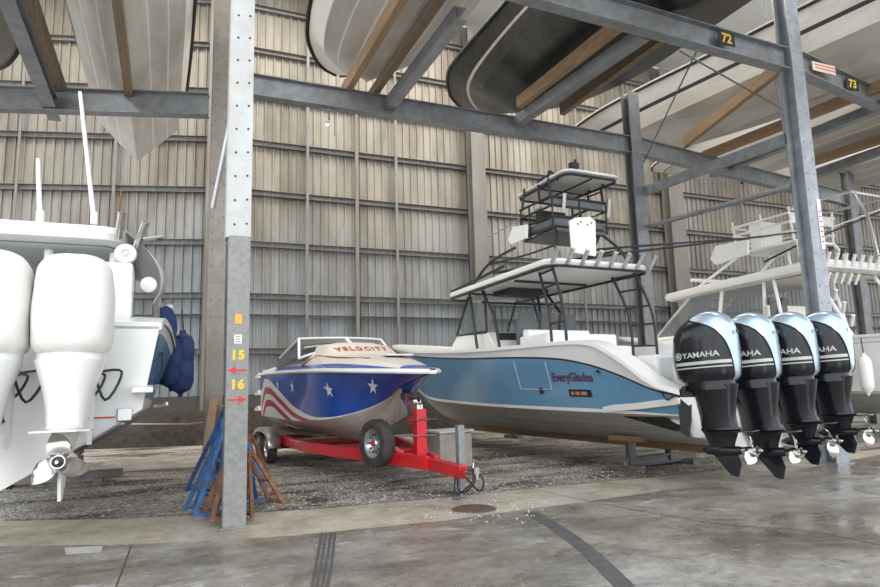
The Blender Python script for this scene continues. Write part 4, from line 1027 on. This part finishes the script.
def wheel(parent, c, ax, R=.36, W=.24, nm='wheel', spokes=10):
    w_ = empty(nm, c); w_.parent = parent; a = V(ax).normalized()
    mb = MB(); mb.lathe([(R*.60, -W*.42), (R*.80, -W*.5), (R*.95, -W*.42), (R, -W*.25), (R, W*.25), (R*.95, W*.42), (R*.80, W*.5), (R*.60, W*.42), (R*.60, -W*.42)], (0, 0, 0), a, 40)
    mb.build('tyre', 'rubber', w_, smooth=True, ang=40)
    mb = MB(); mb.lathe([(R*.61, -W*.40), (R*.61, W*.40), (R*.56, W*.40), (R*.52, W*.1), (R*.2, W*.22), (R*.17, W*.3), (.001, W*.3)], (0, 0, 0), a, 40); 
    x = a.cross(V((0, 0, 1))).normalized(); y = a.cross(x); mb.mat(1)
    for k in range(spokes):
        an = 2*PI*k/spokes; mb.lathe([(R*.05, 0), (R*.05, .012)], a*(W*.175)+(x*math.cos(an)+y*math.sin(an))*(R*.37), a, 8)
    mb.mat(2).lathe([(R*.10, 0), (R*.09, .03), (.001, .035)], a*(W*.3), a, 12)
    mb.build('rim', ['alum', 'hole', 'red'], w_, smooth=True, ang=30)
    return w_
wheel(tr, (.50, 6.95, .72), (1, .25, 0), R=.385, W=.25, nm='spare_wheel')
mb = MB(); mb.tube([(.1, 7.1, .55), (.48, 6.95, .72)], .035); mb.build('spare_bracket', 'red', tr)
for y in (1.05, 1.95):
    for s_ in (-1, 1): wheel(tr, (s_*1.20, y, .34), (s_, 0, 0), R=.34, W=.22)
for s_ in (-1, 1):
    mb = MB(); pr = []
    for k in range(17):
        a = PI*k/16; pr.append((.95*math.cos(a) if abs(math.cos(a)) < .99 else .95*math.cos(a), .42*math.sin(a)**.6))
    A1 = [V((s_*1.06, 1.5+x, .36+z)) for x, z in pr]; B1 = [V((s_*1.34, 1.5+x, .36+z)) for x, z in pr]; C1 = [V((s_*1.34, 1.5+x, .30+z*.9)) for x, z in pr]
    mb.loft([A1, B1, C1], False, False); mb.build('fender', 'alum', tr, smooth=True, ang=40, solid=.012)
mb = MB(); mb.beam((-1.3, 1.05, .34), (1.3, 1.05, .34), .08, .08); mb.beam((-1.3, 1.95, .34), (1.3, 1.95, .34), .08, .08); mb.build('axle', 'rust', tr)
# grey box behind the tongue
q = atZ(449, 468); bx = empty('dock_box', q, .15, 'pale grey box with flat lid on the gravel behind the red winch post', 'box')
mb = MB(); mb.box((0, 0, .35), (.75, .6, .70)); mb.build('box_body', 'conc', bx, bev=.02); mb = MB(); mb.box((0, 0, .725), (.82, .68, .05)); mb.build('lid', 'plate', bx, bev=.015)

# ===== trestles leaning round the pillar
def trestle(loc, rz, m, label, hh=.95, w=.7, lean=0, spread=.22):
    s_ = empty('trestle', loc, rz, label, 'trestle', 'steel trestles stacked around the numbered pillar'); s_.rotation_euler = (Matrix.Rotation(lean, 3, 'Y') @ Matrix.Rotation(rz, 3, 'Z')).to_euler()
    for y in (-1, 1):
        for x in (-1, 1):
            mb = MB(); mb.beam((x*w/2*1.15, y*spread, .02), (x*w/2*.55, y*.03, hh), .045, .045, up=(0, 1, 0)); mb.build('leg', m, s_)
        mb = MB(); mb.beam((-w/2*1.12, y*spread*.97, .06), (w/2*1.12, y*spread*.97, .06), .04, .04); mb.build('cross_bar', m, s_); mb = MB(); mb.beam((-w/2*.8, y*spread*.5, hh*.5), (w/2*.8, y*spread*.5, hh*.5), .035, .035); mb.build('cross_bar', m, s_)
    mb = MB(); mb.beam((-w/2*.7, 0, hh+.02), (w/2*.7, 0, hh+.02), .08, .06); mb.build('top_rail', m, s_)
    return s_
G = [((205, 521), .25, 'bstand', 'blue steel trestle at the left foot of the numbered pillar, nearest of the blue ones', 1.05, .36, .26),
     ((213, 512), 1.35, 'bstand', 'blue steel trestle leaning against the numbered pillar behind the nearest blue one', 1.2, .4, .16),
     ((207, 500), .5, 'bstand', 'blue steel trestle in the middle of the stack behind the numbered pillar', 1.1, .42, .24),
     ((219, 494), 1.9, 'bstand', 'blue steel trestle with its top highest against the brown-grey rear post', 1.3, .4, .08),
     ((249, 507), .3, 'bstand', 'blue steel trestle peeping out right of the numbered pillar', .8, .36, -.15),
     ((262, 515), 1.8, 'rust', 'rusty brown trestle standing right of the numbered pillar', .75, .42, -.25),
     ((222, 523), .2, 'rust', 'rusty brown trestle just left of the numbered pillar base', .62, .34, .15),
     ((257, 503), 1.2, 'rust', 'rusty brown trestle behind the right side of the numbered pillar', .9, .42, -.15)]
for (px, rz, m, la, hh, w_, ln) in G:
    p = atZ(*px); trestle((p.x, p.y, abs(ln)*w_*.5), rz, m, la, hh, w_, ln)
for k, (a, b_, m, la) in enumerate([((201, 438), (212, 398), 'wood', 'short weathered plank leaning on the brown-grey rear post'), ((212, 436), (222, 405), 'woodd', 'dark plank leaning on the brown-grey rear post above the trestles')]):
    P0, P1 = atY(*a, 12.0), atY(*b_, 12.9); P0.z = .9-.9; P0 = V((P0.x, 11.5, .05)); P1.y = 12.35; mb = MB(); mb.beam(P0, P1, .14, .04, up=(0, 1, 0)); tag(mb.build('plank', m, origin=P0), la, 'plank')

# ===== white boat with covered outboards at left
LX, LY, LR = -1.5, 7.45, math.radians(.6)
w = empty('fishing_boat', (LX, LY, 0), LR, 'white boat with hardtop and canvas-covered white outboards at far left', 'boat')
hl = Hull(11.6, hs=[(0, 1.42), (.15, 1.56), (.4, 1.66), (.65, 1.6), (.8, 1.25), (.92, .65), (1, .04)],
          zs=[(0, 2.32), (.04, 2.42), (.3, 2.35), (.6, 2.5), (.85, 2.8), (1, 3.0)], hc=[(0, 1.28), (.4, 1.32), (.7, 1.0), (.9, .35), (1, .01)],
          zc=[(0, 1.45), (.4, 1.4), (.7, 1.45), (.9, 1.8), (1, 2.2)], zk=[(0, .68), (.5, .6), (.75, .72), (.9, 1.1), (1, 1.6)], rake=1.4, flare=1.5, nt=50)
hl.build('hull', w, [0.0, .12, .86, .9], [0, 1, 0, 0], [0, .45, .47, 1.0], [0, 2, 0], ['white', 'blue', 'bottg'], tmat=0)
hl.deck('deck', w, w=.3, depth=.6, t0=.03, t1=.6)
mb = MB(); mb.box((0, .35, 2.05), (2.3, .4, .5)); mb.box((.0, .8, 2.4), (2.2, .5, .4)); mb.build('transom_bench', 'white', w, bev=.06)
mb = MB(); mb.box((.92, .55, 2.66), (.42, .5, .80)); mb.build('bait_station', 'white', w, bev=.04)
mb = MB(); mb.lathe([(.04, 0), (.04, .02)], (.65, -.01, 1.25), (0, -1, 0), 12); mb.lathe([(.03, 0), (.03, .02)], (-.05, -.01, 1.15), (0, -1, 0), 12); mb.build('drain_plug', 'blackm', w)
mb = MB(); mb.box((1.12, -.02, 1.40), (.15, .03, .14)); mb.build('transducer_plate', 'alum', w, bev=.02)
mb = MB(); mb.box((.85, -.006, 1.38), (.36, .006, .015)); mb.build('registration_line', 'arrow', w)
mb = MB(); mb.prism([(.6, 1.02), (1.25, 1.38), (1.26, 1.35), (.6, .99)], (0, -.1, 0), (1, 0, 0), (0, 0, 1), (0, -1, 0), .2); mb.build('trim_tab', 'blackm', w)
mb = MB(); mb.prism([(0, 0), (-.25, .0), (-.25, .05), (0, .08)], (1.28, .0, 1.62), (0, 1, 0), (0, 0, 1), (1, 0, 0), .2); mb.build('side_step', 'white', w, bev=.01)
mb = MB(); mb.tube([(1.40, .1, 1.47), (1.52, .0, 1.50)], .02); mb.build('cleat', 'chrome', w)
mb = MB(); mb.box((1.46, 1.1, 1.95), (.02, .12, .3)); mb.build('side_vent', 'blackm', w)
# hardtop and enclosure
Z = 3.54
mb = MB(); slab_round(mb, top_frame_outline(1.02, 1.02, .9, 5.2, .3), Z+.06, .2, .04); mb.build('hardtop', 'white', w, smooth=True, ang=40)
mb = MB(); slab_round(mb, top_frame_outline(.9, .9, 1.1, 4.9, .2), Z-.14, .05, 0); mb.build('hardtop_lining', 'lseat', w, smooth=True, ang=40)
mb = MB()
for x, y0, y1 in ((.85, 1.5, 1.3), (.15, 1.5, 1.3), (-.5, 1.5, 1.3), (.85, 4.4, 4.0), (-.85, 4.4, 4.0)): mb = MB(); mb.tube([(x, y0, 2.3), (x+.02, y1, Z-.05)], .05, 10); mb.build('hardtop_leg', 'white', w, smooth=True)
mb = MB(); mb.box((.1, 3.6, 2.6), (1.5, .8, 1.1)); mb.build('helm_console', 'white', w, bev=.08)
mb = MB(); mb.box((.5, 3.15, 3.05), (.9, .05, .3)); mb.build('dashboard', 'blackm', w)
for x in (-.3, .5): chair_unit(w, x, 2.4, 2.15, m='lseat')
# clear curtain bulging on the starboard side
mb = MB(); rings = []
for k in range(13):
    u = k/12; y = 1.0+3.6*u; r = []
    for j in range(9):
        q = j/8; r.append(V((1.0+.22*math.sin(PI*q)**.8*(1+.3*math.sin(u*9))+.34*q, y+.2*math.sin(q*5+u*3)*.3-.25*q*(1-u), Z+.05-(.95-.15*math.sin(u*7))*q)))
    rings.append(r)
mb.loft(rings, False, False); mb.build('clear_curtain', 'clear', w, smooth=True, ang=80, solid=.006)
for x, y, z, d in ((.93, .85, Z-.12, (.12, -.35, 1)), (1.12, .95, Z-.18, (.35, -.35, 1))): rod_holder(w, (x, y, z), d, m='chrome', L=.34, r=.045)
mb = MB(); mb.lathe([(.11, -.04), (.125, 0), (.11, .04), (.05, .05), (.045, .02), (.02, .06)], (1.02, .85, Z-.28), (0, -1, 0), 24); mb.build('rolled_curtain', 'wplastic', w, smooth=True)
mb = MB(); mb.lathe([(.09, -.04), (.10, 0), (.09, .04), (.04, .05)], (1.28, 1.0, Z-.62), (0, -1, 0), 24); mb.build('rolled_curtain', 'wplastic', w, smooth=True)
mb = MB(); mb.tube([(1.2, .9, Z-.08), (1.42, .9, Z-.03)], .025); mb.build('clamp', 'chrome', w, smooth=True)
qi = Matrix.LocRotScale(w.location, w.rotation_euler, None).inverted()
for (a, b_, r, m, nm) in (((40, 219), (38, 159), .03, 'wplastic', 'antenna'), ((94, 220), (80, 92), .028, 'wplastic', 'antenna'), ((117, 222), (122, 188), .016, 'rust', 'antenna')):
    mb = MB(); P0, P1 = qi @ atY(*a, 8.7), qi @ atY(*b_, 8.9); mb.tube([P0, P1], [r, r*.8], 8); mb.tube([P0-V((0, 0, .05)), P0+V((0, 0, .1))], r*1.5, 8)
    mb.build(nm, m, w, smooth=True)
white_outboard((LX+.70, LY-.74, 1.98), LR, -.05, 'white outboard under canvas cover with three-blade steel propeller, fully visible', 0)
white_outboard((LX+.04, LY-.78, 1.98), LR, -.05, 'white outboard under canvas cover cut by the left edge', .6)
# fenders and canvas over the starboard bow
def fender(loc, m, label, L=.75, r=.17, grp='fenders hanging from hulls'):
    f_ = empty('fender', loc, 0, label, 'fender', grp)
    mb = MB(); mb.lathe([(.03, -L/2-.08), (.05, -L/2-.02), (r*.8, -L/2+.05), (r, -L/2+.16), (r, L/2-.16), (r*.8, L/2-.05), (.05, L/2+.02), (.03, L/2+.08)], (0, 0, 0), (0, 0, 1), 20); mb.build('fender_body', m, f_, smooth=True)
    mb = MB(); mb.tube([(0, 0, L/2+.05), (-.04, 0, L/2+.45)], .012, 6); mb.build('rope', 'blackm', f_); return f_
for px, py, la, r, L in ((172, 362, 'large dark blue fender beside the bow of the left white boat', .28, .95), (181, 374, 'dark blue fender hanging lowest beside the bow of the left white boat', .25, .7), (183, 352, 'dark blue fender highest beside the bow of the left white boat', .22, .7)):
    q = atY(px, py, 12.2); fender(q, 'navy', la, L*.9, r*.85)
mb = MB(); mb.mat(0)
mb.loft([[V((1.5+.18*math.sin(a), y, 2.62+(.32+.05*math.sin(y*4))*math.cos(a)*1.0)) for a in [k*2*PI/12 for k in range(12)]] for y in (3.4, 3.8, 4.6, 5.4, 6.0)]); mb.build('rolled_canvas', 'navy', w, smooth=True)
mb = MB()
for y in (3.5, 4.3): mb.tube([(1.55, y, 2.75), (1.55, y, 3.0)], .06)
mb.build('rail_cap', 'wplastic', w, smooth=True)
mb = MB(); mb.tube([atZ(96, 446)+V((0, 0, .7)), atY(190, 424, 15.0), atY(222, 420, 13.0)], .018, 6)
tag(mb.build('rope', 'cream', smooth=True, origin=atY(190, 424, 15.0)), 'thin pale rope stretched low behind the left white boat to the rear post', 'rope')
q = atZ(60, 480); stand((-2.0, 14.0, 0), .0, 'dark steel stand under the left white boat')

# ===== white cabin boat with tower at right
RX, RY, RR = 17.4, 9.8, math.radians(1.5)
e = empty('fishing_boat', (RX, RY, 0), RR, 'cream-white cabin boat with white tower, behind the four black outboards', 'boat')
hr = Hull(11.5, hs=[(0, 1.72), (.15, 1.85), (.4, 1.9), (.65, 1.75), (.82, 1.25), (.93, .6), (1, .04)],
          zs=[(0, 2.55), (.3, 2.6), (.6, 2.8), (.85, 3.15), (1, 3.4)], hc=[(0, 1.55), (.4, 1.6), (.7, 1.2), (.9, .4), (1, .01)],
          zc=[(0, 1.15), (.4, 1.2), (.7, 1.4), (.9, 1.9), (1, 2.3)], zk=[(0, .6), (.5, .6), (.75, .75), (.9, 1.2), (1, 1.8)], rake=1.5, flare=1.6, nt=46)
hr.build('hull', e, [0.0, .05, .88, .90], [1, 0, 2, 0], [0, .45, .47, 1.0], [1, 0, 1], ['white', 'bottg', 'lseat'], tmat=0)
hr.deck('deck', e, w=.3, depth=.6, t0=.02, t1=.3)
mb = MB()
for zz, ww in ((2.75, 1.0), (3.2, .98)): pass
mb.loft([[V((-1.4, 3.4, 2.5)), V((1.4, 3.4, 2.5)), V((1.15, 9.0, 2.75)), V((-1.15, 9.0, 2.75))], [V((-1.35, 3.4, 3.0)), V((1.35, 3.4, 3.0)), V((1.05, 8.6, 3.1)), V((-1.05, 8.6, 3.1))]]); mb.build('cabin', 'white', e, smooth=True, ang=30, bev=.05)
HB = 4.42
P = [V((-1.32, 3.6, 3.0)), V((-1.1, 8.3, 3.08)), V((-.98, 6.6, HB)), V((-1.2, 3.6, HB))]
mb = MB(); mb.add(P, [(0, 1, 2, 3)]); mb.add([V((-p.x, p.y, p.z)) for p in P], [(0, 1, 2, 3)]); mb.add([P[1], P[2], V((-P[2].x, P[2].y, P[2].z)), V((-P[1].x, P[1].y, P[1].z))], [(0, 1, 2, 3)]); mb.build('windshield', 'lglass', e, solid=.015)
mb = MB()
for s_ in (-1, 1):
    mb.tube([V((s_*abs(p.x), p.y, p.z)) for p in P]+[V((s_*abs(P[0].x), P[0].y, P[0].z))], .06); mb.tube([(s_*1.22, 5.4, 3.05), (s_*1.1, 5.2, HB)], .06)
mb.tube([P[1], V((0, 8.6, 3.08)), V((-P[1].x, P[1].y, P[1].z))], .05); mb.build('windshield_frame', 'white', e, smooth=True)
mb = MB(); slab_round(mb, top_frame_outline(1.55, 1.2, 1.5, 7.8, .35, lift=-.1), HB+.28, .26, .08); mb.build('hardtop', 'white', e, smooth=True, ang=40)
mb = MB(); slab_round(mb, top_frame_outline(1.3, 1.0, 1.8, 7.2, .2), HB-.02, .04, 0); mb.build('hardtop_lining', 'offw', e, smooth=True, ang=40)
mb = MB()
for s_ in (-1, 1):
    for a_, b_ in (((s_*1.5, 1.0, 2.6), (s_*1.3, 2.0, HB+.05)), ((s_*1.4, 2.9, 2.6), (s_*1.3, 3.2, HB))): mb = MB(); mb.tube([a_, b_], .05); mb.build('hardtop_leg', 'white', e, smooth=True)
for x in (-.9, .75):
    mb = MB(); mb.box((x, 3.45, 3.5), (.75, .05, .85)); mb.build('cabin_window', 'dglass', e)

mb = MB(); mb.box((0, 3.48, 3.0), (2.7, .1, 1.4)); mb.build('cabin_bulkhead', 'offw', e)
for k in range(9): rod_holder(e, (-1.4+k*.35, 1.52, HB+.12), (0.0, -.4, 1), m='wplastic', L=.34, r=.045)
for k in range(5): rod_holder(e, (-1.3+k*.3, 1.65, HB-.35), (0.0, -.5, 1), m='wplastic', L=.3, r=.04)
for k in range(4): rod_holder(e, (-1.55, 1.5-k*.18, 3.9-.35*k), (-.3, -.5, 1), m='wplastic', L=.3, r=.045)
# tower
U2 = 5.5
mb = MB()
for s_ in (-1, 1):
    for a_, b_ in (((s_*1.1, 2.4, HB+.3), (s_*.8, 2.7, U2)), ((s_*1.1, 6.2, HB+.2), (s_*.75, 4.6, U2)), ((s_*.5, 3.2, HB+.3), (s_*.3, 3.4, U2))): mb = MB(); mb.tube([a_, b_], .045); mb.build('tower_leg', 'white', e, smooth=True)
mb = MB(); mb.box((0, 3.7, U2), (1.7, 2.0, .07)); mb.build('upper_platform', 'white', e)
mb = MB()
for z in (U2+.28, U2+.55, U2+.8):
    r = .92+.1*(z-U2); mb.tube([(-r, 4.7, z), (-r, 2.75, z), (r, 2.75, z), (r, 4.7, z), (-r, 4.7, z)], .035, 7)
for x, y in ((-.93, 4.7), (.93, 4.7), (-.93, 2.75), (.93, 2.75), (0, 2.75), (-.93, 3.7), (.93, 3.7)): mb.tube([(x*.92, y, U2), (x*1.03, y, U2+1.0)], .03, 6)
mb.build('upper_rail', 'white', e, smooth=True)
mb = MB(); mb.box((0, 2.78, U2+.68), (1.8, .08, .22)); mb.build('bolster', 'wplastic', e, bev=.03)
mb = MB(); mb.box((0, 4.3, U2+.5), (1.0, .4, .9)); mb.build('upper_console', 'wplastic', e, bev=.05)
mb = MB(); mb.prism([(-.7, -.1), (-.5, -.32), (.7, -.22), (.75, .22), (-.45, .28)], (-1.6, 4.4, U2-.05), (0, -1, 0), (0, 0, 1), (1, 0, 0), .08); mb.build('side_panel', 'wplastic', e, bev=.02)
mb = MB(); mb.lathe([(.3, 0), (.32, .08), (.25, .18), (.01, .2)], (-.0, 5.6, HB+.3), (0, 0, 1), 20); mb.build('radar_dome', 'wplastic', e, smooth=True)
mb = MB(); mb.box((0, 6.6, HB+.55), (1.8, .15, .1)); mb.tube([(0, 6.6, HB+.25), (0, 6.6, HB+.55)], .06); mb.build('radar_bar', 'wplastic', e, bev=.02)
mb = MB()
for k in range(4): mb.tube([(-.9+.5*k, 2.2, HB+.3), (-.75+.5*k, 2.1, HB+.75)], .045)
mb.box((0, 2.2, HB+.31), (2.0, .1, .05)); mb.build('roof_gear', 'blackm', e, smooth=False)
qe = Matrix.LocRotScale(e.location, e.rotation_euler, None).inverted()
mb = MB(); mb.tube([qe @ atY(764, 262, 13.2), qe @ atY(794, 247, 12.6), qe @ atY(880, 212, 11.0)], [.035, .03, .02], 6); mb.build('outrigger_pole', 'blackm', e, smooth=True)
mb = MB(); mb.tube([qe @ atY(822, 231, 13.4), qe @ atY(884, 208, 12.4)], .025, 6); mb.build('outrigger_pole', 'wplastic', e, smooth=True)
# helm hoop beyond the post
mb = MB()
for s_ in (-1, 1): mb.tube([(s_*1.0+1.3, 1.2, HB+.4), (s_*.9+1.3, 1.4, U2+.5), (s_*.7+1.3, 1.8, U2+1.3)], .045)
mb.tube([(.45, 1.8, U2+1.3), (2.2, 1.8, U2+1.3), (2.2, 3.8, U2+1.35), (.45, 3.8, U2+1.35), (.45, 1.8, U2+1.3)], .045); mb.build('sun_top_frame', 'alum', e, smooth=True)
q = atX(866, 374, 15.38); fender(q, 'wplastic', 'white fender hanging on the hull of the cream cabin boat at right', .85, .15)
stand((16.9, 15.2, 0), .0, 'dark steel stand under the cream cabin boat at right')
mb = MB(); mb.tube([atY(845, 322, 12.5), atY(845, 345, 12.5)], .05, 8)
# ---------------------------------------------------------------- hulls stored on the upper racks
def upper(name, loc, rz, L, B, Hh, mats, smats, bmats, label, dead=.42, brows=(0, .38, .41, .7, .73, 1), full=1.0, srows=(0, .06, .9), rake=1.6, zkb=0, flip=False, seg=True):
    t = empty(name, loc, rz, label, 'boat', 'boats stored on the upper racks')
    hh = Hull(L, hs=[(0, B*.95), (.3, B), (.6, B*.98), (.78, B*.84*full), (.9, B*.58*full), (.97, B*.3), (1, .04)],
              zs=[(0, Hh*.92), (.5, Hh*.93), (.8, Hh*1.05), (1, Hh*1.18)], hc=[(0, B*.84), (.5, B*.86), (.7, B*.72), (.86, B*.42), (.95, B*.16), (1, .01)],
              zc=[(0, dead), (.5, dead), (.75, dead*1.3), (.9, dead*2.1), (1, Hh*.75)], zk=[(0, 0), (.62, 0), (.8, .12), (.92, .5), (1, Hh*.6)], rake=rake, flare=1.4, nt=44)
    hh.build('hull', t, list(srows), smats, list(brows), bmats, mats)
    hh.deck('deck', t, depth=0, crown=.1, mats=(mats[0],))
    mb = MB()
    for sd in (1, -1): mb.tube([hh.side(q/40, .97, sd)+V((sd*.02, 0, 0)) for q in range(41)], .04, 6)
    mb.build('rub_rail', 'blackm', t, smooth=True)
    return t, hh
# white hull above the star-striped boat, bow towards the wall
BW = [1, 0, 1, 0, 1]
upper('motorboat', (3.95, 5.6, 8.30), 0, 10.2, 1.5, 1.35, ['white', 'bott', 'blackm'], [1, 0, 2, 0], BW, 'white hull stored above the star-striped speedboat, bow toward the wall', dead=.5)
upper('motorboat', (8.3, 4.2, 8.32), 0, 12.4, 2.05, 1.3, ['blackh', 'blackh', 'cream'], [0, 2, 0], [0, 0, 0, 0, 0], 'black hull with cream stripe stored on the rack above the blue boat', srows=(0, .42, .50), full=1.1)
upper('motorboat', (-.85, 17.2, 7.42), math.radians(180), 11.5, 1.12, 1.9, ['bott', 'bott', 'white'], [1, 0, 2, 0], [1, 2, 1, 2, 1], 'white V-bottom hull stored above the covered outboards, stern toward the wall', dead=1.0)
upper('motorboat', (-4.25, 7.3, 7.6), 0, 9.9, 1.4, 1.4, ['blackh', 'blackh', 'blackm'], [0, 0, 2, 0], [0, 0, 0, 0, 0], 'dark hull partly seen at the top left edge')
upper('motorboat', (15.25, 4.0, 8.34), math.radians(9), 14.5, 1.75, 1.5, ['bott', 'bott', 'blackm'], [1, 2, 0], BW, 'big grey-white hull with black stripe stored behind the beam marked 72', srows=(0, .42, .52))
upper('motorboat', (19.1, 4.5, 8.34), math.radians(5), 15, 1.7, 1.4, ['white', 'bott', 'blackm'], [1, 2, 0], BW, 'white hull stored on the rack right of the post, bow toward the wall', srows=(0, .55, .58))
upper('motorboat', (23.4, 5.5, 8.34), math.radians(3), 14, 1.6, 1.4, ['white', 'bott', 'blackm'], [1, 0, 2, 0], BW, 'white hull stored furthest right on the upper rack')
# ---------------------------------------------------------------- light
w = bpy.data.worlds.new('world'); sc.world = w; w.use_nodes = True; nt = w.node_tree; bg = nt.nodes['Background']
tc = nt.nodes.new('ShaderNodeTexCoord'); sp = nt.nodes.new('ShaderNodeSeparateXYZ'); nt.links.new(tc.outputs['Generated'], sp.inputs['Vector'])
c = ramp(nt, sp.outputs['Z'], [(0, (.9, .92, .95)), (.5, (.85, .92, 1.0)), (1, (.75, .86, 1.0))]); nt.links.new(c, bg.inputs['Color'])
bg.inputs['Strength'].default_value = 1.3
def area(name, loc, tgt, sx, sy, e, c=(1, 1, 1)):
    l = bpy.data.lights.new(name, 'AREA'); l.shape = 'RECTANGLE'; l.size = sx; l.size_y = sy; l.energy = e; l.color = c
    o = bpy.data.objects.new(name, l); col.objects.link(o); o.location = loc
    o.rotation_euler = (V(tgt)-V(loc)).to_track_quat('-Z', 'Y').to_euler(); return o
area('roof_fill', (4, 18, 17.1), (4, 18, 0), 30, 6, 2600, (1, .93, .82))  # warm fill lamp added below the roof, out of view
area('roof_fill', (20, 10, 17.1), (20, 10, 0), 24, 5, 1600, (1, .97, .92))  # second added fill lamp, unseen, above the right bays
s = bpy.data.lights.new('sun', 'SUN'); s.energy = .8; s.angle = .35; s.color = (1, .98, .95)
so = bpy.data.objects.new('sun', s); col.objects.link(so); so.rotation_euler = V((.30, 1, -.42)).to_track_quat('-Z', 'Y').to_euler()
sc.view_settings.view_transform = 'Standard'; sc.view_settings.look = 'None'; sc.view_settings.gamma = 1; sc.view_settings.exposure = 0.7
sc.view_settings.use_curve_mapping = False
